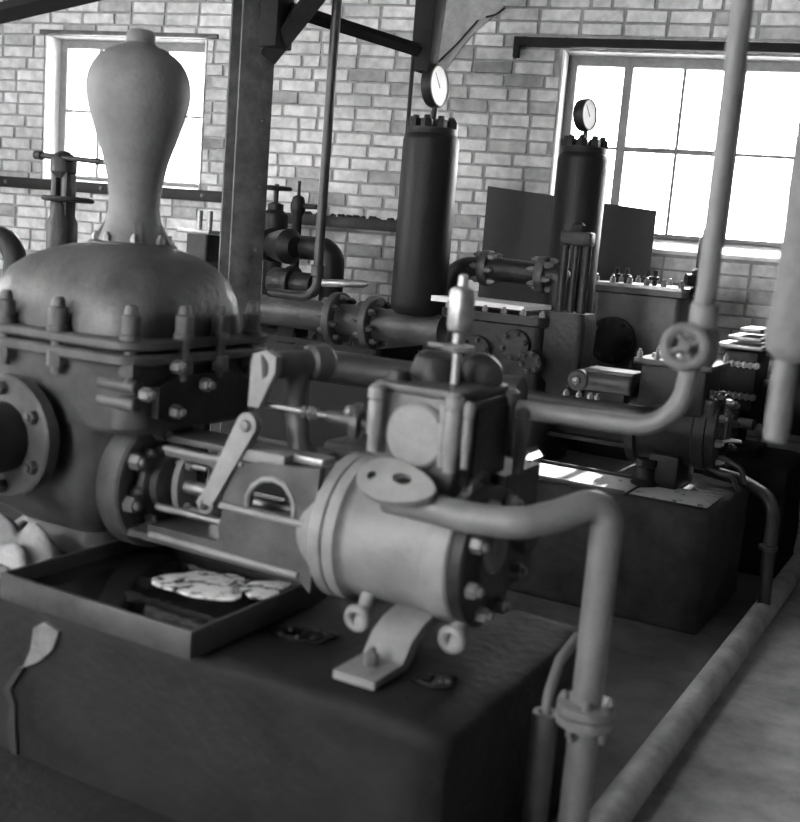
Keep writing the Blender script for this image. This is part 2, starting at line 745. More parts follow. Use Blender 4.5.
b = MB()
b.loft([[V(-3.3, .6, 0.0), V(-.80, .6, 0.0), V(-.81, 5.73, 0.0), V(-3.3, 5.73, 0.0)],
        [V(-3.3, .6, .004), V(-.80, .6, .004), V(-.81, 5.73, .004), V(-3.3, 5.73, .004)]])
b.build('dark_screed', 'concrete_screed', floor)  # thin slab, darker than the floor around it


def pierced_wall(name, axis, pos, a0, a1, openings, label):
    """Plastered wall out of view, with its window openings left open to the sky."""
    b = MB()
    us = sorted({a0, a1} | {q for o in openings for q in o[:2]})
    for i in range(len(us) - 1):
        m = (us[i] + us[i + 1]) / 2
        spans = [(0, ZT)]
        for (o0, o1, z0, z1) in openings:
            if o0 < m < o1:
                spans = [(0, z0), (z1, ZT)]
        for (z0, z1) in spans:
            w = us[i + 1] - us[i]
            if axis == 'x':
                b.box((m, pos, (z0 + z1) / 2), (w, .3, z1 - z0))
            else:
                b.box((pos, m, (z0 + z1) / 2), (.3, w, z1 - z0))
    o = struct(b.build(name, 'plaster_wall'))
    o['label'] = label
    return o


pierced_wall('wall_front', 'x', -2.35, -7.6, 3.0, [(-5.6, -3.9, 1.5, 3.2), (-3.0, -1.3, 1.5, 3.2)], 'plastered wall behind the viewer with two large windows')
pierced_wall('wall_left', 'y', -7.75, -2.35, 5.9, [(0.4, 2.4, 1.5, 3.2)], 'plastered end wall with a large window')
pierced_wall('wall_right', 'y', 3.0, -2.35, 7.9, [], 'plastered end wall without windows')


# windows
def win_bar(b, u0, u1, z0, z1, v, d):
    b.box(WP((u0 + u1) / 2, (z0 + z1) / 2, v), (u1 - u0, d, z1 - z0), WROT)


def window(name, w, label, mull, muntins, rows, fr=0.05, vpos=-0.2, sill=0.10):
    """Steel window: frame, thick mullions, thin glazing bars, sill and one object for each pane."""
    u0, u1, z0, z1 = w
    e = bpy.data.objects.new(name, None)
    C.objects.link(e)
    e.location = WP((u0 + u1) / 2, z0, vpos)
    e['kind'] = 'structure'
    e['label'] = label
    # limewashed lining of the opening
    b = MB()
    win_bar(b, u0, u0 + 0.012, z0, z1, -THICK / 2, THICK + 0.004)
    win_bar(b, u1 - 0.012, u1, z0, z1, -THICK / 2, THICK + 0.004)
    b.build('reveal', 'limewash', e)
    b = MB()
    for (a0, a1) in ((u0, u1),):
        q = [WP(a0, z0 - 0.02, 0.01), WP(a1, z0 - 0.02, 0.01)]
        b.prism([(0.012, 0), (0.012, 0.022), (-0.2, sill), (-THICK, sill), (-THICK, 0)], WP(a0 + 0.012, z0 + 0.001), WN, ZV, WU * (a1 - a0 - 0.024))
    b.build('window_sill', 'limewash', e)
    zb = z0 + sill
    b = MB()
    win_bar(b, u0 + 0.012, u0 + fr + .012, zb, z1, vpos, 0.06)
    win_bar(b, u1 - fr - .012, u1 - 0.012, zb, z1, vpos, 0.06)
    win_bar(b, u0 + fr + .012, u1 - fr - .012, z1 - fr, z1, vpos, 0.06)
    win_bar(b, u0 + fr + .012, u1 - fr - .012, zb, zb + 0.025, vpos, 0.06)
    b.build('window_frame', 'frame', e)
    for (m, hw) in mull:
        b = MB()
        win_bar(b, m - hw, m + hw, zb + 0.025, z1 - fr, vpos, 0.055)
        b.build('mullion', 'frame', e)
    us = sorted([(u0 + fr + .012, 0)] + list(mull) + list(muntins) + [(u1 - fr - .012, 0)])
    for (m, hw) in muntins:
        b = MB()
        win_bar(b, m - hw, m + hw, zb + 0.025, z1 - fr, vpos, 0.03)
        b.build('glazing_bar', 'frame', e)
    for i in range(len(us) - 1):
        a0, a1 = us[i][0] + us[i][1], us[i + 1][0] - us[i + 1][1]
        zz = [(zb + 0.025, 0)] + [(r[0], r[1]) for r in rows(i)] + [(z1 - fr, 0)]
        for (zr, hw) in rows(i):
            b = MB()
            win_bar(b, a0, a1, zr - hw, zr + hw, vpos, 0.03)
            b.build('glazing_bar', 'frame', e)
        for j in range(len(zz) - 1):
            c0, c1 = zz[j][0] + zz[j][1], zz[j + 1][0] - zz[j + 1][1]
            b = MB()
            win_bar(b, a0, a1, c0, c1, vpos - 0.008, 0.004)
            b.build('pane', 'glass', e)
    return e


window('window_1', W1, 'small steel window behind the pear-shaped air vessel',
       [], [(onwall(100, 100, -.2)[0], .011), (onwall(166, 100, -.2)[0], .011)], lambda i: [(2.35, .009)], fr=0.055, sill=0.06)
mz = 2.285
window('window_2', W2, 'wide steel window over the dark board',
       [(onwall(626, 100, -.2)[0], .028), (onwall(737, 120, -.2)[0], .022)],
       [(onwall(682, 100, -.2)[0], .010)],
       lambda i: [(mz, .016 if i in (1, 2) else .009)], fr=0.06, sill=0.10)

# lintels above the windows
b = MB()
l0 = onwall(515, 42)
b.box(WP((l0[0] + 4.3) / 2, W2[3] + 0.042, 0.02), (4.3 - l0[0], 0.05, 0.055), WROT, 0.004)
lt = tag(b.build('lintel_bar', 'beam'), 'dark steel lintel bar over the wide window', 'lintel')
b = MB().box(WP(l0[0] + 0.02, W2[3] - 0.02, 0.02), (0.04, 0.05, 0.07), WROT, 0.004)
b.build('end_bracket', 'beam', lt)
b = MB()
b.box(WP((W1[0] + W1[1]) / 2 + .03, W1[3] + 0.02, 0.015), (W1[1] - W1[0] + 0.12, 0.04, 0.03), WROT, 0.003)
tag(b.build('lintel_bar', 'post'), 'thin steel lintel strip over the small window', 'lintel')

# long rail bolted to the wall below the small window
a0 = onwall(-60, 177, .06)
a1 = onwall(262, 199, .06)
b = MB()
zr = W1[2] - 0.005
b.box(WP((a0[0] + a1[0]) / 2, zr, 0.05), (a1[0] - a0[0], 0.05, 0.075), WROT, 0.004)
wr = tag(b.build('wall_rail', 'iron_black'), 'long dark rail fixed to the bricks under the small window', 'rail')
for uu in (-2.2, -1.4, -.6):
    bolt(wr, WP(uu, zr, 0.075), WN, 0.014, 0.012)

# two thin cables running down the cement patch
for k, (x0, y0, x1, y1) in enumerate(((478, 20, 438, 62), (505, 8, 486, 17))):
    p0, p1 = onwall(x0, y0, .02), onwall(x1, y1, .02)
    b = MB().tube([WP(p0[0], p0[1], .02), WP((p0[0] + p1[0]) / 2, (p0[1] + p1[1]) / 2 - .015, .026), WP(p1[0], p1[1], .02)], 0.006, 8)
    tag(b.build('cable', 'iron_black'), ['longer thin dark cable slanting down the cement patch to the gauge',
                                         'short thin dark cable on the bricks above the lintel end'][k], 'cable')

# ------------------------------------------------------------------ foundations


def rough_block(name, x0, x1, y0, y1, z1, mat, label, cat, seed=0, nx=26, ny=12, nz=10, amp=.008, rad=0.03):
    """Concrete block with worn, rounded edges."""
    bm = bmesh.new()
    bmesh.ops.create_cube(bm, size=1)
    bmesh.ops.subdivide_edges(bm, edges=bm.edges[:], cuts=18, use_grid_fill=True)
    hx, hy, hz = (x1 - x0) / 2, (y1 - y0) / 2, z1 / 2
    for v in bm.verts:
        p = Vector((v.co.x * 2 * hx, v.co.y * 2 * hy, v.co.z * 2 * hz))
        q = p.copy()
        # round the upper and vertical edges
        n1 = noise.noise(p * 5 + Vector((seed, 0, 0)))
        n2 = noise.noise(p * 14 + Vector((0, seed, 0)))
        r = rad * (1 + .8 * n1)
        inner = Vector((max(-hx + r, min(hx - r, p.x)), max(-hy + r, min(hy - r, p.y)), max(-hz, min(hz - r, p.z))))
        d = p - inner
        if d.length > r:
            q = inner + d.normalized() * r
        nr = Vector((p.x / hx, p.y / hy, p.z / hz))
        ax = max(range(3), key=lambda i: abs(nr[i]))
        dv = Vector((0, 0, 0))
        dv[ax] = 1 if nr[ax] > 0 else -1
        if p.z > -hz + .01:
            q = q + dv * amp * ((n1 + .5 * n2) - (.4 if ax == 2 else 0) - .35)
        v.co = q
    for f in bm.faces:
        f.smooth = True
    me = bpy.data.meshes.new(name)
    bm.to_mesh(me)
    bm.free()
    me.materials.append(M[mat])
    o = bpy.data.objects.new(name, me)
    C.objects.link(o)
    o.location = ((x0 + x1) / 2, (y0 + y1) / 2, hz)
    return tag(o, label, cat)


FT = 0.56
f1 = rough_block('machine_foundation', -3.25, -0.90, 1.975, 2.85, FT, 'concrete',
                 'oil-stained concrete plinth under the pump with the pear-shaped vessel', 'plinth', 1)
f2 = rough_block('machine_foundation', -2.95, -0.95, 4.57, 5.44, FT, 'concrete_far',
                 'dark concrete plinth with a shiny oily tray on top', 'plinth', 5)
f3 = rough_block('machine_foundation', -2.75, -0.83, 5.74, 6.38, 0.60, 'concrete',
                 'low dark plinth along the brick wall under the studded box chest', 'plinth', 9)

b = MB()
b.loft([rrect(-2.05, 1.86, 1.25, .16, .03, 0, 3), rrect(-2.05, 1.86, 1.25, .16, .03, .085, 3), rrect(-2.05, 1.86, 1.235, .145, .03, .1, 3)])
b.build('footing', 'concrete', f1)

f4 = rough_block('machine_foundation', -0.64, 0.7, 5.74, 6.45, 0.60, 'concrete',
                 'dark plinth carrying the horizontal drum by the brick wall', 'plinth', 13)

# chipped spot and crack on the near plinth
cp = [(33, 628), (44, 622), (58, 632), (52, 650), (38, 662), (22, 668), (30, 650)]
b = MB()
b.prism([((at(x, y, 1.965).x), at(x, y, 1.965).z) for x, y in cp], V(0, 1.966, 0), V(1, 0, 0), V(0, 0, 1), V(0, .02, 0))
b.build('chipped_spot', 'concrete_pale', f1)
b = MB()
ck = [(20, 668), (4, 690), (12, 705), (9, 730), (14, 755), (10, 785)]
L = [at(x - 3, y, 1.965) for x, y in ck]
Rr = [at(x + 2 + (i % 2) * 3, y, 1.965) for i, (x, y) in enumerate(ck)]
b.prism([(p.x, p.z) for p in L] + [(p.x, p.z) for p in reversed(Rr)], V(0, 1.967, 0), V(1, 0, 0), V(0, 0, 1), V(0, .02, 0))
b.build('crack', 'crack', f1)


# ------------------------------------------------------------------ the nearest pump
AY, AZ = 2.45, 0.82
PX = thing('steam_pump', 'steam pump with a pear-shaped air vessel and a pale steam cylinder', 'pump', (-1.9, AY, FT))
XA = V(1, 0, 0)

# pump end: body, valve chest, flanges, dome
cx, cy = -2.42, 2.52
b = MB()
b.loft([rrect(-2.50, 2.52, .20, .18, .06, FT), rrect(-2.50, 2.52, .20, .18, .06, .60), rrect(-2.50, 2.52, .17, .16, .06, .63),
        rrect(-2.49, 2.5, .24, .24, .09, .70), rrect(-2.48, 2.5, .27, .27, .09, .80), rrect(-2.48, 2.5, .27, .27, .09, .97),
        rrect(-2.45, 2.52, .30, .29, .09, 1.02)])
b.build('pump_body', 'iron', PX)
b = MB()
b.loft([rrect(cx, cy, .335, .285, .08, .99), rrect(cx, cy, .35, .30, .08, 1.01), rrect(cx, cy, .35, .30, .08, 1.17), rrect(cx, cy, .36, .31, .08, 1.195)])
b.build('valve_chest', 'iron', PX)
for z0, z1 in ((1.195, 1.228), (1.238, 1.268)):
    b = MB()
    e = .385
    b.loft([rrect(cx, cy, e - .006, .345 - .006, .1, z0), rrect(cx, cy, e, .345, .1, z0 + .006), rrect(cx, cy, e, .345, .1, z1 - .006), rrect(cx, cy, e - .006, .345 - .006, .1, z1)])
    b.build('chest_flange', 'iron', PX)
b = MB()
b.loft([rrect(cx, cy, .34, .29, .09, 1.228), rrect(cx, cy, .34, .29, .09, 1.238)])
b.build('gasket', 'iron_black', PX)
b = MB()
lp = []
for s, z in ((.99, 1.268), (.985, 1.31), (.95, 1.37), (.87, 1.425), (.75, 1.465), (.6, 1.492), (.45, 1.51), (.33, 1.52)):
    lp.append(rrect(cx - (1 - s) * .03, cy + (1 - s) * .1, .35 * s, .30 * s, .16 * s + .0 + .02, z, 8))
b.loft(lp, True, True)
b.build('dome_cover', 'iron', PX)
# studs round the flange pair
st = [(-2.085, 2.225), (-2.045, 2.40), (-2.045, 2.565), (-2.055, 2.73), (-2.13, 2.835)]
st += [(-2.335 - .215 * k, 2.195) for k in range(3)] + [(-2.33 - .2 * k, 2.845) for k in range(3)] + [(-2.79, 2.40), (-2.79, 2.64)]
for (sx, sy) in st:
    bolt(PX, (sx, sy, 1.145), (0, 0, 1), 0.029, 0.22, 'iron', 'stud', 'stud')

# air vessel
ax0 = at(137, 140, 2.61)
vx, vy = ax0.x, 2.61
k = 3.42 / F
prof = [(35, 242), (31, 232), (27, 220), (25, 208), (25.5, 195), (28, 180), (33, 160), (40, 140), (47, 119), (50.5, 103), (51, 95), (49.5, 84), (46, 75), (41, 67.5), (33, 61), (25, 57), (17, 54.5), (14, 52), (13.5, 43), (11, 40)]
zt = lambda y: 1.6 + (219 - y) * k * 1.012
b = MB()
b.lathe([(r * k, zt(y) - 0) for r, y in prof], (vx, vy, 0), (0, 0, 1), 40)
av = b.build('air_vessel', 'vessel', PX)
for t in (0.5, 2.6, 4.0, 5.6):
    b = MB()
    d = Vector((math.cos(t), math.sin(t), 0))
    s = Vector((-d.y, d.x, 0))
    b.prism([(0.05, 0), (0.125, 0), (0.12, 0.02), (0.085, 0.08), (0.05, 0.11)], V(vx, vy, 1.515) - s * .012, d, V(0, 0, 1), s * .024)
    b.build('vessel_rib', 'vessel', PX)
b = MB().lathe([(.135, 0), (.14, .006), (.14, .028), (.13, .034)], (vx, vy, 1.492), (0, 0, 1), 32)
nf = b.build('vessel_flange', 'iron', PX)
bolt_circle(nf, (vx, vy, 1.525), (0, 0, 1), .115, 8, .014, .02)

# diamond cover with four bolts on the end of the chest
b = MB()
fx = cx + .35
pl = [(2.30, 1.135), (2.40, 1.165), (2.62, 1.16), (2.74, 1.12), (2.74, 1.05), (2.66, 1.015), (2.40, 1.01), (2.30, 1.045)]
b.prism([(y, z) for y, z in pl], V(fx, 0, 0), V(0, 1, 0), V(0, 0, 1), V(.03, 0, 0))
ic = b.build('inspection_cover', 'iron_dark', PX)
for (x, y) in ((143, 394), (174, 366), (203, 384), (173, 411)):
    r = _ray(x, y)
    p = EYE + r * ((fx + .03) / r.x)
    bolt(ic, p, XA, .021, .03, 'bolt', 'hex')
# lugs at the chest corner
for z in (1.135, 1.085):
    b = MB().cyl((fx - .13, 2.235, z), (fx + .01, 2.235, z), .022, ch=.004)
    b.build('lug', 'iron', PX)

# suction branch on the front
sc = V(-2.475, 2.17, .945)
b = MB().lathe([(.13, 0), (.12, .10)], sc + V(0, .1, 0), (0, -1, 0), 28)
b.build('branch_neck', 'iron', PX)
f = flange(PX, sc + V(0, -.015, 0), (0, -1, 0), .182, .05, 'iron', 6, .022, .022, 'iron', .145, .55, 'branch_flange')

# pump cylinder end: big flange, stuffing box, gland
fx0 = -2.225
b = MB()
b.lathe([(.15, -.10), (.15, 0), (.20, .004), (.206, .012), (.206, .082), (.198, .09), (.165, .09), (.16, .075), (.115, .07), (.108, .10), (.085, .105), (.085, .13), (.06, .135)],
        (fx0, AY, AZ), XA, 40)
ef = b.build('cylinder_flange', 'iron', PX)
bolt_circle(ef, (fx0 + .09, AY, AZ), XA, .165, 8, .025, .035, 'bolt', .25)
bolt_circle(ef, (fx0 + .07, AY, AZ), XA, .118, 6, .017, .025, 'bolt', .1)
b = MB()
b.prism(circle2(0, 0, .045, 20, .085), V(fx0 + .155, AY, AZ), V(0, 1, 0), V(0, 0, 1), V(.022, 0, 0))
gl = b.build('gland', 'iron_light', PX)
for s in (-1, 1):
    b = MB().cyl((fx0 + .12, AY, AZ + s * .066), (fx0 + .25, AY, AZ + s * .066), .0085, seg=10)
    b.build('gland_stud', 'steel', PX)
    bolt(gl, (fx0 + .177, AY, AZ + s * .066), XA, .017, .018)
b = MB().cyl((fx0 + .12, AY, AZ), (-1.46, AY, AZ), .021)
b.build('piston_rod', 'steel', PX)

# yoke between pump and steam cylinder: two cheeks with openings, a trough and an end ring
for s in (-1, 1):
    y = AY + s * .15
    out = [(-2.05, .70), (-1.52, .69), (-1.48, .66), (-1.475, 1.0), (-1.55, .99), (-1.66, .985), (-1.70, .975), (-2.0, .975), (-2.0, .948), (-1.84, .945), (-1.80, .92), (-1.785, .86), (-1.79, .75), (-1.80, .735), (-2.05, .735)]
    h2 = [(-1.70, .855), (-1.545, .855), (-1.545, .885), (-1.56, .915), (-1.585, .938), (-1.62, .945), (-1.655, .938), (-1.685, .915), (-1.70, .885)]
    b = MB()
    b.prism(out, V(0, y - .012, 0), V(1, 0, 0), V(0, 0, 1), V(0, .024, 0), [h2])
    yk = b.build('yoke_cheek', 'iron', PX)
    if s < 0:
        b = MB()
        arch = [V(px_, y - .013, pz_) for px_, pz_ in [h2[0]] + h2[:0:-1]]
        b.tube(arch, .008, 8)
        b.tube([V(-2.0, y - .014, .968), V(-1.72, y - .014, .968)], .007, 8)
        b.tube([V(-2.04, y - .014, .708), V(-1.52, y - .014, .700)], .009, 8)
        b.tube([V(-1.79, y - .014, .842), V(-1.50, y - .014, .842)], .009, 8)
        b.build('rim_bead', 'iron_light', yk)
b = MB()
b.box((-1.82, AY, .69), (.66, .30, .022), None, .004)
b.cyl((-1.80, AY - .10, .775), (-1.5, AY - .10, .775), .055)
b.build('yoke_floor', 'iron', PX)
b = MB()
b.lathe([(.15, 0), (.165, .03), (.185, .075), (.2, .085), (.2, .118), (.195, .122), (.05, .122), (.05, 0)], (-1.56, AY, AZ), XA, 40)
b.build('yoke_ring', 'iron_light', PX)
b = MB()
b.box((-1.93, AY + .04, .965), (.40, .16, .02), None, .004)
b.build('yoke_top', 'iron', PX)
# rag stays of the guide: low second rod
b = MB().cyl((-2.09, AY - .08, .765), (-1.82, AY - .08, .765), .012)
b.build('guide_rod', 'steel', PX)
# crosshead clamp and swinging lever
lev0 = at(207, 503, 2.34)
lev1 = at(249, 425, 2.29)
b = MB()
b.box((lev0.x, AY - .03, AZ + .005), (.055, .13, .085), None, .01)
b.cyl((lev0.x, AY - .12, AZ + .0), (lev0.x, AY - .08, AZ), .03)
b.cyl((lev0.x + .005, AY - .02, AZ - .10), (lev0.x + .005, AY - .02, AZ - .03), .017, seg=12)
cb = b.build('crosshead', 'iron_light', PX)
bolt(cb, (lev0.x, AY - .12, AZ), (0, -1, 0), .016, .018)


def bar_link(p0, p1, w0, w1, t, face, name, mat, n=10):
    """Flat link with rounded eyes at both ends."""
    p0, p1, face = Vector(p0), Vector(p1), Vector(face).normalized()
    a = (p1 - p0).normalized()
    s = face.cross(a).normalized()
    fn = a.cross(s)
    L = (p1 - p0).length
    pts = []
    for i in range(n + 1):
        t_ = PI / 2 + PI * i / n
        pts.append((w0 * math.cos(t_), w0 * math.sin(t_)))
    for i in range(n + 1):
        t_ = -PI / 2 + PI * i / n
        pts.append((L + w1 * math.cos(t_), w1 * math.sin(t_)))
    b = MB()
    b.prism(pts, p0 - fn * t / 2, a, s, fn * t)
    return b.build(name, mat, PX)


def lift(p, dy):
    return Vector((p.x, p.y + dy, p.z))


lv = bar_link(at(211, 497, 2.285), lev1, .022, .034, .026, (0, -1, .15), 'swing_lever', 'iron_light')
bolt(lv, lift(lev1, -.014), (0, -1, 0), .017, .012, 'bolt', 'round', 'pin')
# rocker arm above and its shaft and stand
ra0, ra1 = at(256, 402, 2.33), at(265, 366, 2.33)
b = MB()
b.prism([(ra0.x - .016, ra0.z - .012), (ra0.x + .02, ra0.z - .012), (ra1.x + .045, ra1.z - .01), (ra1.x + .045, ra1.z + .03), (ra1.x + .01, ra1.z + .045), (ra1.x - .03, ra1.z + .03), (ra1.x - .035, ra1.z)],
        V(0, 2.315, 0), V(1, 0, 0), V(0, 0, 1), V(0, .03, 0))
b.build('rocker_arm', 'iron_light', PX)
sh0, sh1 = at(267, 366, 2.36), at(314, 362, 2.50)
b = MB()
b.cyl(sh0 - V(0, .04, 0), sh1, .038)
b.cyl(sh1 - (sh1 - sh0).normalized() * .02, sh1 + (sh1 - sh0).normalized() * .05, .05, ch=.01)
rs = b.build('rocker_shaft', 'iron', PX)
sp = at(297, 380, 2.46)
b = MB()
b.tube([sp + V(0, 0, .05), V(sp.x, sp.y, sp.z - .05), V(sp.x + .02, sp.y, 1.02), V(sp.x + .03, sp.y, .985)], [.04, .034, .032, .05], 14)
b.box((sp.x + .03, sp.y, .985), (.16, .12, .02), None, .004)
b.build('rocker_stand', 'iron', PX)
# valve rod with its coupling nuts and gland
vr0, vr1 = at(262, 404, 2.36), at(352, 420, 2.44)
b = MB().cyl(vr0, vr1, .0085, seg=10)
b.build('valve_rod', 'steel', PX)
for q, r in ((.45, .017), (.52, .02), (.58, .016)):
    p = vr0.lerp(vr1, q)
    b = MB().cyl(p, vr0.lerp(vr1, q + .04), r, seg=6)
    b.build('lock_nut', 'bolt', PX)
b = MB()
b.cyl(vr0.lerp(vr1, .72), vr1 + (vr1 - vr0).normalized() * .03, .014, .024)
b.lathe([(.045, 0), (.05, .01), (.05, .025), (.03, .03), (.03, .08)], vr1, (vr1 - vr0), 20)
b.build('valve_gland', 'iron', PX)
bolt(PX, at(352, 412, 2.37), (-.6, -1, .3), .016, .02, 'steel', 'round', 'oil_cap')
# pads on the yoke
pd = at(262, 460, 2.30)
b = MB().box((pd.x, 2.34, .995), (.15, .10, .035), Matrix.Rotation(.05, 3, 'Z'), .006)
b.build('pad', 'iron_light', PX)
pd = at(316, 446, 2.36)
b = MB().box((pd.x - .01, 2.37, 1.0), (.10, .07, .022), None, .004)
b.build('pad', 'steel', PX)
b = MB().cyl((pd.x - .18, 2.30, 1.0), (pd.x - .18, 2.30, 1.055), .011, seg=10)
b.build('pad_stud', 'bolt', PX)

# steam cylinder
b = MB()
b.lathe([(.05, 0), (.195, 0), (.2, .004), (.2, .036), (.19, .042), (.182, .048), (.178, .06), (.176, .27), (.178, .285), (.186, .29), (.188, .30), (.188, .35), (.182, .356), (.05, .356)],
        (-1.435, AY, AZ), XA, 48)
b.build('steam_cylinder', 'iron_light', PX)
hx = -1.079
b = MB()
b.lathe([(.18, 0), (.183, .006), (.183, .035), (.175, .042), (.11, .042), (.10, .055), (.04, .058)], (hx, AY, AZ), XA, 40)
hd = b.build('cylinder_head', 'iron_dark', PX)
bolt_circle(hd, (hx + .042, AY, AZ), XA, .148, 8, .022, .03, 'bolt', .35)
# round caps on the head and the offset valve covers
for (y, z, r, n, m) in ((AY - .03, AZ + .03, .062, 'head_cap', 'iron'), (AY + .19, AZ + .03, .06, 'valve_cap', 'iron_dark')):
    b = MB().lathe([(r, 0), (r, .03), (r * .9, .04), (r * .3, .045)], (hx + .03, y, z), XA, 24)
    b.build(n, m, PX)
b = MB()
b.loft([[V(hx - .20, AY + .06, .70), V(hx + .03, AY + .06, .70), V(hx + .03, AY + .30, .70), V(hx - .20, AY + .30, .70)],
        [V(hx - .20, AY + .06, 1.02), V(hx + .03, AY + .06, 1.02), V(hx + .03, AY + .30, 1.02), V(hx - .20, AY + .30, 1.02)]])
b.build('exhaust_chest', 'iron_dark', PX)
lg_ = at(498, 503, 2.45)
b = MB()
b.prism([(-.06, -.03), (.06, -.03), (.055, .015), (.035, .04), (0, .05), (-.035, .04), (-.055, .015)], V(hx - .05, AY - .02, .995), V(0, 1, 0), V(0, 0, 1), V(.05, 0, 0), [circle2(0, .008, .018, 12)])
b.build('lifting_lug', 'iron', PX)

# foot bracket with plate and bolt
px = at(378, 690, 2.1).x
b = MB()
xw = .062
prof = [(2.44, .68), (2.36, .67), (2.29, .655), (2.24, .63), (2.215, .60), (2.20, .582), (2.065, .582), (2.065, .561), (2.225, .561), (2.25, .58), (2.275, .61), (2.32, .63), (2.38, .64), (2.44, .65)]
b.prism(prof, V(-1.255, 0, 0), V(0, 1, 0), V(0, 0, 1), V(.115, 0, 0))
b.build('foot_bracket', 'iron_light', PX)
bolt(PX, (-1.20, 2.15, .583), V(0, 0, 1), .018, .03)
# drain cocks under the cylinder
for (x, y) in ((-1.335, 2.31), (-1.075, 2.34)):
    b = MB()
    b.cyl((x, y, .60), (x, y + .04, .68), .02, seg=14)
    b.torus((x, y - .012, .625), (0, 1, .1), .026, .013, 20, 8)
    b.build('drain_cock', 'iron_light', PX)

# steam chest on top
b = MB()
b.box((-1.225, 2.46, 1.095), (.23, .28, .30), None, .015)
b.build('steam_chest', 'iron', PX)
b = MB()
b.box((-1.225, 2.46, 1.235), (.245, .29, .025), None, .006)
b.build('chest_lid', 'iron', PX)
rc = at(414, 436, 2.30)
b = MB()
b.lathe([(.078, 0), (.083, .006), (.083, .018), (.076, .026), (.03, .03)], (rc.x, 2.325, rc.z), (0, -1, 0), 32)
b.build('round_cover', 'iron_light', PX)
b = MB()
b.box((-1.103, 2.475, 1.115), (.03, .24, .22), None, .008)
b.box((-1.087, 2.475, 1.115), (.012, .19, .17), None, .004)
b.build('side_cover', 'iron_dark', PX)
for (x, y0, y1, yy) in ((378, 384, 452, 2.29), (456, 394, 474, 2.29), (470, 402, 470, 2.29), (446, 405, 468, 2.30)):
    p, q = at(x, y0, yy), at(x, y1, yy)
    b = MB()
    rr = .02 if x in (378, 456) else .012
    b.lathe([(rr * .8, q.z), (rr * .8, q.z + .04), (rr, q.z + .045), (rr, p.z - .045), (rr * .8, p.z - .04), (rr * 1.15, p.z - .035), (rr * 1.15, p.z - .01), (rr * .6, p.z)], (p.x, yy, 0), (0, 0, 1), 12)
    b.build('corner_stud', 'iron_light', PX)
for (x, y) in ((512, 392), (524, 410)):
    p = at(x, y, 2.58)
    b = MB().lathe([(.016, -.17), (.016, -.02), (.022, -.018), (.022, .0), (.01, .008)], p, (0, 0, 1), 12)
    b.build('corner_stud', 'iron', PX)
# boss and stub behind the lid
b = MB()
b.lathe([(.07, 0), (.07, .02), (.055, .06), (.03, .075)], (-1.27, 2.50, 1.245), (0, 0, 1), 24)
b.lathe([(.03, 0), (.034, .02), (.026, .05)], at(399, 378, 2.38) - V(0, 0, .03), (0, 0, 1), 12)
b.build('chest_boss', 'iron_dark', PX)
wd = at(480, 372, 2.56)
b = MB().lathe([(.055, 0), (.06, .008), (.06, .03), (.05, .036), (.015, .04)], (wd.x, 2.57, wd.z - .01), (.35, -1, 0), 24)
b.build('valve_disc', 'iron_dark', PX)
# sight-feed lubricator
lb = at(458, 345, 2.45)
b = MB()
b.lathe([(.012, -.10), (.012, -.02), (.04, -.012), (.042, -.002), (.016, .004), (.016, .03), (.030, .038), (.033, .05), (.033, .13), (.029, .142), (.014, .15), (.012, .175), (.006, .18)], lb, (0, 0, 1), 24)
lu = b.build('lubricator', 'steel', PX)
b = MB().cyl(lb + V(-.075, -.02, -.006), lb + V(.0, 0, -.006), .007, seg=8)
b.build('lever_tap', 'steel', lu)

# ------------------------------------------------------------------ pipes at the nearest pump
# suction pipe, stub towards the aisle
b = MB()
b.lathe([(.105, 0), (.105, .6)], sc + V(0, -.041, 0), (0, -1, 0), 32)
sp_ = tag(b.build('suction_pipe', 'iron_dark'), 'thick dark pipe bolted to the side of the pump with the pear-shaped vessel', 'pipe')

# exhaust pipe: oval flange on the cylinder, long swan neck, down to the floor
ep = thing('exhaust_pipe', 'pale swan-neck pipe from the steam cylinder down past the plinth end', 'pipe', (-.735, 2.4, 0))
pts = [V(-1.315, 2.345, 1.005), V(-1.30, 2.28, 1.0), at(440, 507, 2.26), at(512, 524, 2.26), at(562, 516, 2.34), at(606, 494, 2.42)]
vtop = at(607, 500, 2.42)
vx_, vy_ = at(588, 690, 2.42).x, 2.42
path = [at(388, 498, 2.285), at(425, 506, 2.275), at(470, 518, 2.265), at(520, 524, 2.27), at(556, 516, 2.33)]
path += [V(vx_, vy_, at(606, 497, 2.42).z), V(vx_, vy_, .0)]
b = MB()
b.tube(fillet(path, .085, 8), .038, 20)
b.build('pipe_run', 'pipe', ep)
# oval flange with two holes lying on the cylinder shoulder
fo = at(397, 484, 2.235)
fu = (at(438, 498, 2.235) - at(358, 476, 2.235)).normalized()
fn = V(.35, -.72, .60)
fn = (fn - fu * fn.dot(fu)).normalized()
fv = fn.cross(fu)
out = []
for k in range(32):
    t = 2 * PI * k / 32
    rx, ry = .108, .057 * (1 - .22 * math.cos(t))
    out.append((rx * math.cos(t), ry * math.sin(t)))
b = MB()
b.prism(out, fo - fn * .012, fu, fv, fn * .024, [circle2(-.068, 0, .012, 12), circle2(.012, .012, .026, 16, .015)])
b.build('oval_flange', 'iron_light', ep)
zc = at(590, 715, 2.42).z
b = MB()
b.lathe([(.068, 0), (.072, .005), (.072, .024), (.066, .028)], (vx_, vy_, zc + .003), (0, 0, 1), 28)
b.lathe([(.066, 0), (.072, .005), (.072, .024), (.068, .028)], (vx_, vy_, zc - .028), (0, 0, 1), 28)
uf = b.build('union_flange', 'pipe', ep)
bolt_circle(uf, (vx_, vy_, zc + .031), (0, 0, 1), .056, 4, .011, .014, 'pipe', .3)
bolt_circle(uf, (vx_, vy_, zc - .028), (0, 0, -1), .056, 4, .011, .02, 'pipe', .3)

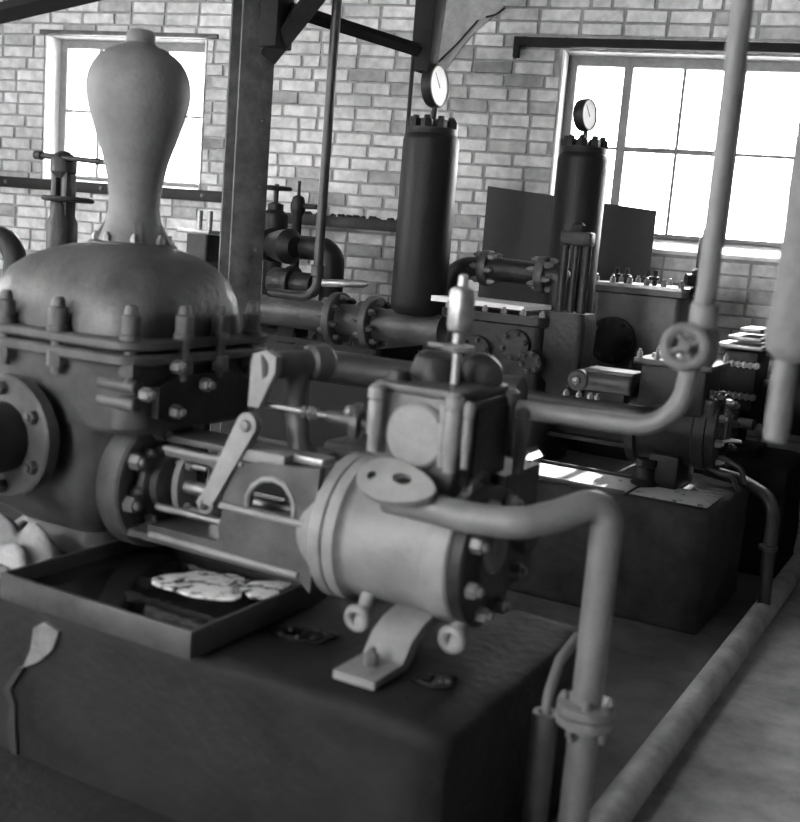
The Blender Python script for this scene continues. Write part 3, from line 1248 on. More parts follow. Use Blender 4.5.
# drain pipe beside it
d0, d1 = at(546, 712, 2.40), at(552, 690, 2.40)
dp = thing('drain_pipe', 'thin drain pipe in a wider sleeve at the plinth end', 'pipe', (d0.x, 2.40, 0))
b = MB()
ps = [at(578, 636, 2.60), at(560, 660, 2.50), V(d0.x, 2.40, d0.z + .04), V(d0.x, 2.40, .3)]
b.tube(fillet(ps, .05), .0135, 12)
b.build('pipe_run', 'pipe', dp)
b = MB()
b.ring((d0.x, 2.40, 0), (0, 0, 1), .02, .032, d0.z, 20)
b.build('sleeve', 'iron', dp)

# steam supply: out of the chest, round an elbow, up through a wheel valve to the roof
sx, sy = at(702, 330, 2.6).x, 2.6
s0 = at(523, 410, 2.6)
sb = at(655, 428, 2.6)
sp0 = thing('steam_pipe', 'upright grey steam pipe rising past the wide window from an elbow', 'pipe', (sx, sy, sb.z))
b = MB()
b.tube(fillet([s0 + V(-.05, 0, 0), V(sx - .03, sy, sb.z), V(sx, sy, sb.z + .35), V(sx, sy, ZT)], .13, 10), .025, 18)
b.build('pipe_run', 'pipe', sp0)
b = MB().lathe([(.028, 0), (.034, .005), (.034, .06), (.028, .065)], (sx, sy, at(700, 330, 2.6).z), (0, 0, 1), 18)
b.build('coupling', 'pipe', sp0)
wv = at(685, 347, 2.5)
b = MB()
b.cyl((wv.x, 2.51, wv.z), (sx, sy, wv.z + .005), .02, seg=14)
b.lathe([(.03, -.05), (.045, -.03), (.045, .03), (.03, .05)], (sx, sy, wv.z), (0, 0, 1), 18)
vb = b.build('valve_body', 'pipe', sp0)
b = MB()
axv = V(.25, -1, .25)
b.torus((wv.x, 2.50, wv.z), axv, .045, .0135, 28, 8)
b.lathe([(.016, -.012), (.018, 0), (.012, .014)], (wv.x, 2.50, wv.z), axv, 14)
u_, v_, a_ = frame_for(axv)
for kk in range(4):
    d = u_ * math.cos(kk * PI / 2 + .5) + v_ * math.sin(kk * PI / 2 + .5)
    b.cyl(V(wv.x, 2.50, wv.z), V(wv.x, 2.50, wv.z) + d * .042, .0085, seg=8)
b.build('handwheel', 'lagging', vb)

# lagged pipe hanging at the right
lx = at(795, 340, 2.3)
lg = thing('lagged_pipe', 'thick plaster-lagged pipe hanging from the roof with a bare end below', 'pipe', (lx.x, 2.3, at(772, 440, 2.3).z))
zb_ = at(786, 362, 2.3).z
b = MB()
prof = [(.012, 0), (.034, .004), (.054, .022), (.06, .05), (.057, .09), (.053, .14)]
zz = .14
rr = random.Random(4)
while zb_ + zz < ZT - .05:
    zz += .07
    prof.append((.053 + rr.uniform(-.002, .003) + .002 * min(zz, 1), zz))
prof.append((.047, ZT - zb_))
b.lathe(prof, (lx.x, 2.3, zb_), (0, 0, 1), 26)
b.build('lagging', 'lagging', lg)
b = MB().ring((lx.x - .012, 2.3, at(772, 440, 2.3).z), (0, 0, 1), .019, .025, zb_ - at(772, 440, 2.3).z + .02, 18)
b.build('pipe_end', 'pipe', lg)

# floor pipe running to the wall, with a riser
FX = -0.742
b = MB()
b.tube([V(FX, .9, .062), V(FX, 3.2, .062), V(FX, 6.3, .062)], .052, 22)
fp = tag(b.build('floor_pipe', 'pipe_floor'), 'long pale pipe lying on the floor beside the plinths', 'pipe')
b = MB()
b.tube(fillet([at(706, 470, 5.25), at(742, 480, 5.2), at(775, 500, 5.05), V(at(768, 560, 4.95).x, 4.95, .3), V(FX, 4.93, .10)], .14), .03, 14)
rp = tag(b.build('riser_pipe', 'pipe_dark'), 'dark bent pipe dropping from the dark plinth onto the floor pipe', 'pipe')
q = V(at(768, 548, 4.95).x, 4.95, at(768, 548, 4.95).z)
b = MB().lathe([(.03, -.012), (.042, -.01), (.042, .01), (.03, .012)], q, (0, 0, 1), 18)
b.build('collar', 'iron', rp)

# thin iron strip lying on the floor behind the floor pipe
a_, b_ = atz(730, 600, .012), atz(800, 652, .012)

# ------------------------------------------------------------------ drip pan and oil at the nearest pump
x0, x1, y0, y1, zp = -2.225, -1.575, 1.925, 2.52, .565
pan = thing('drip_pan', 'shallow sheet-metal drip pan full of black oil', 'pan', ((x0 + x1) / 2, (y0 + y1) / 2, zp))
b = MB().box(((x0 + x1) / 2, (y0 + y1) / 2, zp + .004), (x1 - x0, y1 - y0, .006))
b.build('pan_floor', 'pan', pan)
ph = .072
for (c, s) in ((((x0 + x1) / 2, y0, zp + ph / 2), (x1 - x0 + .012, .012, ph)), (((x0 + x1) / 2, y1, zp + ph / 2), (x1 - x0 + .012, .012, ph)),
               ((x0, (y0 + y1) / 2, zp + ph / 2), (.012, y1 - y0 - .012, ph)), ((x1, (y0 + y1) / 2, zp + ph / 2), (.012, y1 - y0 - .012, ph))):
    b = MB().box(c, s, None, .003)
    b.build('pan_side', 'pan', pan)
b = MB()
n = 24
vs = [[None] * (n + 1) for _ in range(n + 1)]
for i in range(n + 1):
    for j in range(n + 1):
        p = V(x0 + .007 + (x1 - x0 - .014) * i / n, y0 + .007 + (y1 - y0 - .014) * j / n, zp + .03)
        vs[i][j] = b.bm.verts.new(p)
for i in range(n):
    for j in range(n):
        b.bm.faces.new((vs[i][j], vs[i + 1][j], vs[i + 1][j + 1], vs[i][j + 1]))
tag(b.build('oil_pool', 'oil'), 'black oil lying in the drip pan reflecting the window', 'oil')


def puddle(pts, z, label, mat='oil', name='oil_puddle', h=.003):
    P = [atz(x, y, z) for x, y in pts]
    c = sum(P, Vector((0, 0, 0))) / len(P)
    b = MB()
    loops = []
    for s, dz in ((1.0, -.004), (.99, h * .6), (.93, h), (.5, h * 1.1), (.05, h * 1.1)):
        loops.append([c + (p - c) * s + V(0, 0, dz) for p in P])
    b.loft(loops)
    return tag(b.build(name, mat), label, 'oil')


def blob(cx_, cy_, rx, ry, n=18, seed=1, wob=.25, tilt=0.0):
    r = random.Random(seed)
    ph_ = [r.uniform(0, 6.28) for _ in range(4)]
    out = []
    for k in range(n):
        t = 2 * PI * k / n
        w = 1 + wob * (math.sin(2 * t + ph_[0]) * .5 + math.sin(3 * t + ph_[1]) * .4 + math.sin(5 * t + ph_[2]) * .3)
        x, y = rx * w * math.cos(t), ry * w * math.sin(t)
        out.append((cx_ + x, cy_ + y + x * tilt))
    return out


pu1 = puddle(blob(302, 634, 30, 9, seed=3, tilt=.1), FT + .002, 'small oil puddle on the plinth between drip pan and steam cylinder')
pu2 = puddle(blob(436, 681, 24, 7, seed=5, tilt=.1), FT + .002, 'small oil puddle beside the foot bracket of the steam cylinder')

def beads(puddle_obj, spots):
    """Round beads of oil standing on a puddle."""
    for (x, y, r) in spots:
        p = atz(x, y, FT + .004)
        b = MB().lathe([(r, 0), (r * .92, r * .35), (r * .65, r * .65), (r * .2, r * .8)], p, (0, 0, 1), 12)
        b.build('bead', 'oil', puddle_obj)


beads(pu1, [(281, 634, .007), (290, 630, .006), (297, 637, .008), (305, 633, .006), (313, 638, .007), (320, 631, .006), (326, 636, .006)])
beads(pu2, [(420, 680, .006), (428, 678, .005), (434, 683, .006), (441, 679, .005), (449, 682, .007)])

# pale rags left on the plinth end
def rag(c, sx_, sy_, h, label, seed):
    b = MB()
    n = 16
    g = []
    for i in range(n + 1):
        row = []
        for j in range(n + 1):
            u, w = i / n - .5, j / n - .5
            q = noise.noise(Vector((u * 3.2, w * 3.2, seed)))
            q2 = noise.noise(Vector((u * 7, w * 7, seed + 9)))
            e = max(0, 1 - 4 * max(u * u, w * w))
            z = h * (e ** .5) * (.75 + .5 * q + .2 * q2) + .004
            row.append(b.bm.verts.new(c + V(u * sx_ * (1 + .15 * q), w * sy_ * (1 + .15 * q2), max(.003, z))))
        g.append(row)
    for i in range(n):
        for j in range(n):
            b.bm.faces.new((g[i][j], g[i + 1][j], g[i + 1][j + 1], g[i][j + 1]))
    bot = b.bm.verts.new(c)
    rim = [g[i][0] for i in range(n + 1)] + [g[n][j] for j in range(1, n + 1)] + [g[i][n] for i in range(n - 1, -1, -1)] + [g[0][j] for j in range(n - 1, 0, -1)]
    for i in range(len(rim)):
        b.bm.faces.new((rim[(i + 1) % len(rim)], rim[i], bot))
    return tag(b.build('rag', 'rag', sharp=80), label, 'rag')


rag(V(-2.47, 2.17, FT), .27, .17, .15, 'crumpled pale rag heaped under the suction flange', 2)
rc_ = atz(2, 572, FT)
rag(V(rc_.x - .06, rc_.y - .06, FT), .22, .11, .05, 'flat pale rag lying beside the drip pan', 6)

# dark pipe behind the steam chest
b = MB()
q0, q1 = at(300, 362, 3.0), at(400, 386, 3.0)
b.cyl(q0, V(q1.x, 3.0, q0.z), .055)
e_ = thing('return_pipe', 'dark horizontal pipe behind the rocker stand', 'pipe', (q0.x, 3.0, 0))
b.build('pipe_run', 'pipe_dark', e_)
for xx in (q0.x + .02, q1.x + .3):
    b = MB()
    b.cyl((xx, 3.0, 0), (xx, 3.0, q0.z - .045), .025)
    b.lathe([(.06, 0), (.06, .012)], (xx, 3.0, 0), (0, 0, 1), 16)
    b.build('pipe_stand', 'pipe_dark', e_)
b = MB().cyl(V(q1.x, 3.0, q0.z), V(q1.x + .42, 3.0, q0.z), .055)
b.build('pipe_run', 'pipe_dark', e_)

# ------------------------------------------------------------------ roof posts, struts and upright pipes
PY = 4.2
pb = at(240, 270, PY)
pxx = pb.x
post = thing('steel_post', 'dark riveted steel post standing behind the pear-shaped vessel', 'post', (pxx, PY, 0))
pn = V(.87, -.49, 0).normalized()
pw = V(-pn.y, pn.x, 0)
PROT = Matrix.Rotation(math.atan2(pw.y, pw.x), 3, 'Z')
PC = V(pxx, PY, 0)
b = MB()
b.box(PC + pn * .065 + V(0, 0, ZT / 2), (.17, .018, ZT), PROT, .002)
b.box(PC - pn * .065 + V(0, 0, ZT / 2), (.17, .018, ZT), PROT, .002)
b.box(PC + V(0, 0, ZT / 2), (.018, .112, ZT), PROT, .002)
b.build('column', 'post', post)
b = MB().box((pxx, PY, .01), (.34, .3, .02), None, .003)
b.build('base_plate', 'post', post)
for k_ in range(7):
    bolt(post, PC + pn * .074 + pw * .045 + V(0, 0, 1.5 + k_ * .3), pn, .012, .01, 'post', 'round', 'rivet')
# knee brace at the post head
k0, k1 = at(272, 52, PY), at(330, -22, PY)
b = MB()
b.tube([k0 + V(-.02, 0, -.02), k1, k1 + (k1 - k0) * .6], .055, 4)
b.build('knee_brace', 'beam', post)
b = MB()
b.box((at(279, 25, PY).x, PY - .02, at(279, 18, PY).z), (.10, .13, .28), None, .008)
kb = b.build('brace_shoe', 'beam', post)
# long timber crossing the upper left corner
q0, q1 = at(-60, 27, 3.0), at(90, -8, 3.3)
b = MB()
d_ = (q1 - q0).normalized()
b.tube([q0 - d_ * .6, q0, q1, q1 + d_ * 1.4], .042, 4)
tag(b.build('roof_strut', 'beam'), 'dark timber strut slanting up to the roof above the small window', 'strut')
# strut between post and hanger
b = MB()
h0, h1 = at(292, 10, PY + .02), at(418, 50, 4.9)
b.tube([h0, h1], .034, 4)
tag(b.build('tie_strut', 'beam'), 'dark flat tie between the steel post and the roof hanger', 'strut')
hg = at(430, 30, 4.95)
b = MB()
hx_ = hg.x
zl = at(428, 72, 4.95).z
b.loft([rrect(hx_ - .01, 4.95, .045, .05, .01, zl, 2), rrect(hx_, 4.95, .058, .06, .01, zl + .4, 2), rrect(hx_ + .01, 4.95, .062, .065, .01, ZT, 2)])
tag(b.build('roof_hanger', 'beam'), 'dark timber hanger coming down from the roof above the gauge', 'hanger')
b = MB()
r0 = at(412, 74, 4.93)
r0 = at(412, 74, 5.25)
b.cyl((r0.x, 5.25, at(411, 150, 5.25).z), (r0.x, 5.25, ZT), .012, seg=10)
hr = thing('hanger_rod', 'thin dark rod dropping from the roof behind the gauge cylinder', 'rod', (r0.x, 5.25, at(411, 150, 5.25).z))
b.build('rod', 'iron_black', hr)

# thin upright pipe between post and gauge, bending to the left at its foot
tx = at(319, 250, 4.3).x
tz = at(300, 296, 4.3).z
b = MB()
b.tube(fillet([V(at(270, 290, 4.3).x, 4.3, tz), V(tx, 4.3, tz), V(tx + .005, 4.3, tz + 1.0), V(tx + .02, 4.3, ZT)], .08, 8), .0225, 14)
tp = tag(b.build('thin_pipe', 'pipe_dark'), 'slim dark pipe rising to the roof with its foot bent over', 'pipe')
b = MB().lathe([(.028, 0), (.032, .004), (.032, .05), (.028, .055)], (tx, 4.3, tz + .1), (0, 0, 1), 14)
b.build('coupling', 'pipe_dark', tp)


# ------------------------------------------------------------------ pressure cylinders with gauges
def gauge_cylinder(cxp, ytop, ybot, halfw, Y, zbase, glabel, label, gx, gy, gr, face):
    p = at(cxp, (ytop + ybot) / 2, Y)
    dist = (p - EYE).dot(FWD)
    r = halfw * dist / F
    z1 = at(cxp, ytop, Y).z
    t = thing('pressure_cylinder', label, 'cylinder', (p.x, Y, zbase))
    b = MB()
    b.lathe([(r * .8, zbase), (r * .95, zbase + .02), (r, zbase + .06), (r, z1 - .07), (r * .97, z1 - .05), (r * .88, z1 - .035), (r * .88, z1 - .03)], (p.x, Y, 0), (0, 0, 1), 36)
    b.build('shell', 'iron_black', t)
    b = MB().lathe([(r * .86, z1 - .04), (r * .9, z1 - .03), (r * .9, z1 - .005), (r * .8, z1)], (p.x, Y, 0), (0, 0, 1), 32)
    cap = b.build('crown', 'iron_black', t)
    bolt_circle(cap, (p.x, Y, z1 - .004), (0, 0, 1), r * .72, 9, .032, .04, 'iron_black', .2, 'hex')
    # pressure gauge on a short stem
    g = at(gx, gy, Y)
    gt = thing('pressure_gauge', glabel, 'gauge', (p.x, Y, z1))
    b = MB().cyl((p.x, Y, z1), (g.x, Y, g.z - gr * .8), .014, seg=12)
    b.lathe([(.024, 0), (.024, .03)], (p.x, Y, z1 + .002), (0, 0, 1), 6)
    b.build('stem', 'iron_black', gt)
    f = Vector(face).normalized()
    c = Vector((g.x, Y, g.z))
    b = MB()
    b.lathe([(gr * .75, -.045), (gr * .95, -.04), (gr, -.03), (gr, .012), (gr * .97, .018), (gr * .9, .018), (gr * .9, .012)], c, f, 32)
    b.build('case', 'iron_black', gt)
    b = MB().lathe([(gr * .9, 0.0121), (gr * .9, .0135)], c, f, 32)
    b.build('dial', 'dial', gt, 'white gauge dial')
    u, v, a = frame_for(f)
    b = MB()
    b.prism([(-.004, -.012), (.004, -.012), (.0015, gr * .7), (-.0015, gr * .7)], c + a * .0136, u * .8 + v * .6, v * .8 - u * .6, a * .001)
    b.build('needle', 'iron_black', gt)
    return t


gauge_cylinder(425, 128, 312, 28, 5.0, at(350, 320, 5.0).z + .075, 'round pressure gauge on the cylinder beside the slim pipe', 'tall dark pressure cylinder between the slim pipe and the dark board',
               437, 86, .108, (1, .0, .05))
gauge_cylinder(577, 147, 292, 25, 5.59, 0.0, 'round pressure gauge silhouetted against the wide window', 'tall dark pressure cylinder standing before the wide window',
               587, 115, .085, (1, -.15, .05))

# dark board leaning behind the second cylinder
bt0, bt1 = onwall(488, 186, .09), onwall(657, 209, .09)
b = MB()
sl = .12
b.prism([(bt0[0], bt0[1]), (bt1[0], bt1[1] - .01), (bt1[0] - .0, .62), (bt0[0] - .0, .62)], WP(0, 0, .07), WU, ZV, WN * .025)
tag(b.build('dark_board', 'board'), 'large dark board standing behind the pressure cylinder under the wide window', 'board')

# ------------------------------------------------------------------ flanged delivery pipe of the second pump
zf = at(350, 320, 5.0).z
dx0, dx1 = at(235, 305, 5.0).x, at(444, 330, 5.0).x
dv = thing('delivery_pipe', 'dark horizontal pipe with two bolted flanges at the foot of the pressure cylinder', 'pipe', (dx1, 5.0, zf))
b = MB()
b.cyl((dx0 - .4, 5.0, zf), (dx1, 5.0, zf), .085, seg=28)
b.build('pipe_run', 'iron', dv)
for xp in (338, 374):
    xx = at(xp, 320, 5.0).x
    flange(dv, (xx, 5.0, zf), (1, 0, 0), .145, .05, 'iron', 8, .02, .03, 'iron', .115, .2, both=True)

# black tank behind the delivery pipe
tkz = at(330, 338, 5.45).z
tk = thing('settling_tank', 'low black tank behind the flanged delivery pipe', 'tank', (-3.62, 5.5, 0))
b = MB()
b.loft([rrect(-3.62, 5.50, .58, .26, .05, 0), rrect(-3.62, 5.50, .58, .26, .05, tkz - .03)])
b.build('tank_shell', 'iron_black', tk)
b = MB()
b.loft([rrect(-3.62, 5.50, .60, .28, .05, tkz - .03), rrect(-3.62, 5.50, .60, .28, .05, tkz)])
tl = b.build('tank_lid', 'iron_black', tk)
for i in range(9):
    bolt(tl, (-4.17 + i * .137, 5.245, tkz), (0, 0, 1), .014, .02, 'iron_dark')

# ------------------------------------------------------------------ second pump on the far plinth
P2 = thing('steam_pump', 'dark steam pump with a white board lying on its pump end', 'pump', (-1.8, 5.0, FT))
a2, z2 = 5.0, .84
b = MB()
b.lathe([(.2, 0), (.2, .04), (.175, .05), (.172, .30), (.185, .31), (.185, .36), (.15, .365)], (-1.44, a2, z2), XA, 36)
b.build('steam_cylinder', 'iron_dark', P2)
b = MB().lathe([(.18, 0), (.18, .04), (.10, .045), (.09, .06)], (-1.075, a2, z2), XA, 32)
hd2 = b.build('cylinder_head', 'iron_dark', P2)
bolt_circle(hd2, (-1.03, a2, z2), XA, .148, 8, .02, .028, 'bolt', .2)
b = MB().box((-1.25, a2, .64), (.14, .32, .16), None, .01)
b.build('foot', 'iron_dark', P2)
# steam chest with a ribbed lid and studs
c0, c1 = at(640, 375, 4.82), at(702, 412, 4.82)
zt_ = at(665, 366, 4.82).z
b = MB().box(((c0.x + c1.x) / 2, 4.97, (zt_ + .92) / 2), (c1.x - c0.x, .30, zt_ - .92), None, .012)
b.build('steam_chest', 'iron_dark', P2)
b = MB().box(((c0.x + c1.x) / 2, 4.97, zt_ + .012), (c1.x - c0.x + .06, .36, .028), None, .006)
b.build('chest_lid', 'iron', P2)
for i in range(5):
    for s in (-1, 1):
        bolt(P2, (c0.x - .01 + (c1.x - c0.x + .02) * i / 4, 4.97 + s * .155, zt_ + .026), (0, 0, 1), .014, .028, 'steel')
for i in range(2):
    b = MB().box(((c0.x + c1.x) / 2, 4.92 + i * .1, zt_ + .036), (c1.x - c0.x - .04, .035, .022), None, .005)
    b.build('lid_rib', 'steel', P2)
# cluster of lubricator tubes on the chest end
for i, (x, y) in enumerate(((701, 405), (709, 402), (717, 404), (705, 425), (714, 428), (722, 420))):
    p = at(x, y, 4.86)
    b = MB().lathe([(.012, -.12), (.012, -.05), (.02, -.045), (.02, .03), (.013, .035), (.013, .05)], p + V(0, (i % 3) * .04, 0), (0, 0, 1), 12)
    b.build('lubricator_tube', 'iron', P2)
b = MB().box((at(712, 425, 4.9).x - .01, 4.95, at(712, 425, 4.9).z), (.05, .22, .24), None, .01)
b.build('lubricator_block', 'iron_dark', P2)
# yoke and lying rocker cover
b = MB()
b.box((-1.78, a2 + .17, .74), (.7, .03, .14), None, .005)
b.box((-1.78, a2 + .13, .69), (.7, .10, .02))
b.build('yoke', 'iron_dark', P2)
r0, r1 = at(582, 380, 4.78), at(632, 384, 4.78)
b = MB()
b.cyl((r0.x - .03, 4.80, r0.z), (r1.x, 4.80, r0.z), .045, ch=.008)
b.box(((r0.x + r1.x) / 2, 4.87, r0.z + .035), (r1.x - r0.x, .16, .05), None, .012)
b.cyl((r0.x - .01, 4.74, r0.z), (r0.x - .01, 4.84, r0.z), .05, ch=.008)
rk = b.build('rocker_cover', 'iron', P2)
bolt(rk, (r0.x - .01, 4.74, r0.z), (0, -1, 0), .022, .02, 'steel')
b = MB()
b.box(((r0.x + r1.x) / 2, 4.87, (r0.z + .88) / 2 - .02), (.16, .10, r0.z - .88), None, .01)
b.build('rocker_stand', 'iron_dark', P2)
# pump end: body with valve covers facing the aisle
m0, m1 = at(440, 345, 4.80), at(545, 350, 4.80)
zt2 = at(490, 312, 4.80).z
mx_, wx = (m0.x + m1.x) / 2, m1.x - m0.x
b = MB()
b.loft([rrect(mx_, 5.02, wx / 2, .27, .05, FT), rrect(mx_, 5.02, wx / 2, .27, .05, .60), rrect(mx_, 5.02, wx / 2 - .06, .21, .05, .64), rrect(mx_, 5.02, wx / 2 - .03, .23, .05, .80), rrect(mx_, 5.02, wx / 2 - .02, .24, .05, zt2 - .05), rrect(mx_, 5.02, wx / 2, .27, .05, zt2 - .04), rrect(mx_, 5.02, wx / 2, .27, .05, zt2)])
b.build('pump_body', 'iron_dark', P2)
for (x, y, r_) in ((476, 352, .085), (516, 345, .075), (532, 362, .055), (488, 378, .09)):
    c = at(x, y, 4.77)
    flange(P2, (c.x, 4.775, c.z), (0, -1, 0), r_, .05, 'iron_dark', 6, .014, .018, 'iron', name='valve_cover')
for i in range(6):
    bolt(P2, (m0.x + .03 + (wx - .06) * i / 5, 4.80, zt2), (0, 0, 1), .016, .022, 'steel')
# sheet-metal tray round the second pump's plinth, wet with oil
ty0, ty1 = 4.60, 4.90
b = MB()
tr = thing('oil_tray', 'bright oily metal tray along the front edge of the dark plinth', 'tray', (-1.6, 4.7, FT))
tx0, tx1 = at(440, 455, 4.7).x, at(634, 470, 4.7).x
b.loft([[V(tx0, ty0, FT + .002), V(tx1, ty0, FT + .002), V(tx1, ty1, FT + .006), V(tx0, ty1, FT + .006)],
        [V(tx0, ty0, FT + .008), V(tx1, ty0, FT + .008), V(tx1, ty1, FT + .012), V(tx0, ty1, FT + .012)]])
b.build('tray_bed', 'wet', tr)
b = MB().box(((tx0 + tx1) / 2, ty1 + .012, FT + .012), (tx1 - tx0, .016, .03), None, .003)
b.build('tray_lip', 'iron_black', tr)
b = MB().box(((tx0 + tx1) / 2, ty0 - .008, FT + .006), (tx1 - tx0, .012, .022), None, .003)
b.build('tray_lip', 'iron', tr)
ex0, ex1 = atz(654, 480, FT).x, -.98
b = MB()
b.loft([[V(ex0, 4.62, FT + .002), V(ex1, 4.62, FT + .002), V(ex1, 4.92, FT + .006), V(ex0, 4.92, FT + .006)],
        [V(ex0 + .02, 4.63, FT + .008), V(ex1 - .02, 4.63, FT + .008), V(ex1 - .05, 4.90, FT + .010), V(ex0 + .03, 4.90, FT + .010)]])
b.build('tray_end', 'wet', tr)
b = MB()
c = atz(641, 488, FT)
b.lathe([(.06, 0), (.065, .02), (.045, .04), (.04, .09), (.05, .10), (.05, .13)], (c.x, c.y + .05, FT), (0, 0, 1), 20)
tag(b.build('drain_pot', 'iron_black'), 'squat black drain pot standing between tray and oil pool', 'pot')
# thin curved tubes at the plinth end
for i, pl in enumerate((((704, 455), (724, 458), (742, 470), (744, 484)), ((706, 466), (716, 472), (733, 478), (738, 492)), ((716, 446), (728, 440), (742, 442)))):
    b = MB()
    ps = [at(x, y, 4.95 - .03 * i) for x, y in pl]
    b.tube(fillet(ps, .05), .012 if i < 2 else .008, 10)
    b.build('oil_tube', 'pipe_dark' if i < 2 else 'steel', P2)

# white sheet on the pump end
b = MB()
w0, w1 = at(446, 300, 5.0), at(538, 302, 5.0)
b.loft([[V(w0.x, 4.83, zt2 + .022), V(w1.x, 4.83, zt2 + .022), V(w1.x + .02, 5.14, zt2 + .024), V(w0.x + .05, 5.14, zt2 + .024)],
        [V(w0.x, 4.83, zt2 + .05), V(w1.x, 4.83, zt2 + .042), V(w1.x + .02, 5.14, zt2 + .046), V(w0.x + .05, 5.14, zt2 + .05)]])
tag(b.build('white_sheet', 'white'), 'flat white board lying on top of the dark pump end', 'board')

# elbow pipe with flanges behind the white sheet
el = thing('elbow_pipe', 'dark bent pipe with bolted flanges above the white board', 'pipe', (at(487, 262, 5.3).x, 5.3, zt2))
b = MB()
e0 = at(487, 268, 5.3)
e1 = at(545, 280, 5.3)
b.tube(fillet([V(at(450, 300, 5.3).x, 5.3, zt2 - .1), V(at(450, 300, 5.3).x, 5.3, e0.z - .02), V(e0.x, 5.3, e0.z), V(e1.x, 5.3, e0.z - .01), V(e1.x + .10, 5.3, e0.z - .01), V(e1.x + .10, 5.3, zt2 - .35)], .11), .062, 20)
b.build('pipe_run', 'iron_dark', el)
flange(el, (e0.x, 5.3, e0.z), (1, 0, 0), .095, .05, 'iron', 6, .018, .03, 'bolt', .076, .1, both=True)
flange(el, (e1.x - .01, 5.3, e0.z - .008), (1, 0, 0), .095, .05, 'iron', 6, .018, .03, 'bolt', .076, .3, both=True)

# valve with a two-pillar yoke
vy0 = 4.93
vc = at(566, 350, vy0)
vz0, vz1, vz2, vz3 = at(566, 384, vy0).z, at(566, 312, vy0).z, at(568, 246, vy0).z, at(571, 226, vy0).z
b = MB()
b.loft([rrect(vc.x, vy0, .07, .07, .03, .92), rrect(vc.x, vy0, .07, .07, .03, max(vz0, .94)), rrect(vc.x, vy0, .105, .10, .035, max(vz0, .94) + .04), rrect(vc.x, vy0, .115, .11, .035, vz1 - .06), rrect(vc.x, vy0, .10, .10, .035, vz1)])
vl = b.build('stop_valve', 'iron_dark', P2)
xt = at(570, 260, vy0).x
for s in (-1, 1):
    b = MB().cyl((vc.x + s * .055, vy0, vz1 - .01), (vc.x + s * .055, vy0, vz2 + .01), .022, seg=14)
    b.build('pillar', 'iron_dark', vl)
b = MB().cyl((vc.x, vy0, vz1), (vc.x, vy0, vz3), .016, seg=12)
b.build('spindle', 'iron_dark', vl)
b = MB().box((vc.x, vy0, (vz2 + vz3) / 2 - .01), (.155, .08, vz3 - vz2 - .03), None, .01)
b.lathe([(.03, vz3 - .03), (.036, vz3 - .02), (.036, vz3 + .005), (.02, vz3 + .02)], (vc.x, vy0, 0), (0, 0, 1), 8)
b.build('yoke_head', 'iron_dark', vl)

# dark pipe running along in front of the steam chest
y_ = 4.66
d0, d1 = at(525, 392, y_), at(650, 400, y_)
b = MB()
zz_ = d0.z - .02
b.tube(fillet([V(d0.x - .35, 5.0, zz_), V(d0.x - .35, y_, zz_), V(d1.x, y_, zz_), V(d1.x, 4.95, zz_)], .07), .036, 16)
b.build('front_pipe', 'pipe_dark', P2)
for (x, y) in ((566, 396), (579, 398), (590, 400), (597, 402)):  # steel nuts added along the pipe to give bright glints
    bolt(P2, (at(x, y, y_).x, y_, zz_ + .032), (0, 0, 1), .016, .02, 'steel', 'hex', 'glint_nut')

# ------------------------------------------------------------------ farthest machinery under the wide window
P3 = thing('steam_pump', 'pump with a studded box chest beneath the wide window', 'pump', (-1.6, 6.0, .6))
y3 = 5.91
g0, g1 = at(588, 320, y3), at(680, 325, y3)
zt3, zb3 = at(630, 284, y3).z, .60
gx_, gw = (g0.x + g1.x) / 2, g1.x - g0.x
b = MB()
b.loft([rrect(gx_, 6.16, gw / 2 + .02, .26, .04, zb3), rrect(gx_, 6.16, gw / 2 + .02, .26, .04, .64), rrect(gx_, 6.16, gw / 2 - .01, .24, .04, .68), rrect(gx_, 6.16, gw / 2 - .01, .24, .04, zt3 - .06), rrect(gx_, 6.16, gw / 2 + .02, .27, .04, zt3 - .05), rrect(gx_, 6.16, gw / 2 + .02, .27, .04, zt3 - .02)])
b.build('chest_box', 'iron', P3)
b = MB()
b.loft([rrect(gx_, 6.16, gw / 2 + .02, .27, .04, zt3 - .018), rrect(gx_, 6.16, gw / 2 + .02, .27, .04, zt3)])
b.build('chest_lid', 'steel', P3)
for i in range(6):
    for s in (-1, 1):
        bolt(P3, (gx_ - gw / 2 + .02 + (gw - .04) * i / 5, 6.16 + s * .24, zt3), (0, 0, 1), .018, .03, 'steel')
for (x, y) in ((618, 276), (628, 275), (648, 283), (656, 280)):
    p = at(x, y, 6.0)
    b = MB().lathe([(.014, zt3), (.014, zt3 + .03), (.024, zt3 + .032), (.024, zt3 + .05), (.012, zt3 + .052), (.012, zt3 + .085)], (p.x, 5.98, 0), (0, 0, 1), 10)
    b.build('lid_stud', 'iron_black', P3)
c = at(612, 340, y3)
flange(P3, (c.x, y3 - .005, c.z), (0, -1, 0), .135, .04, 'iron_dark', 8, .014, .018, 'iron_dark', .11, .2, name='round_cover')
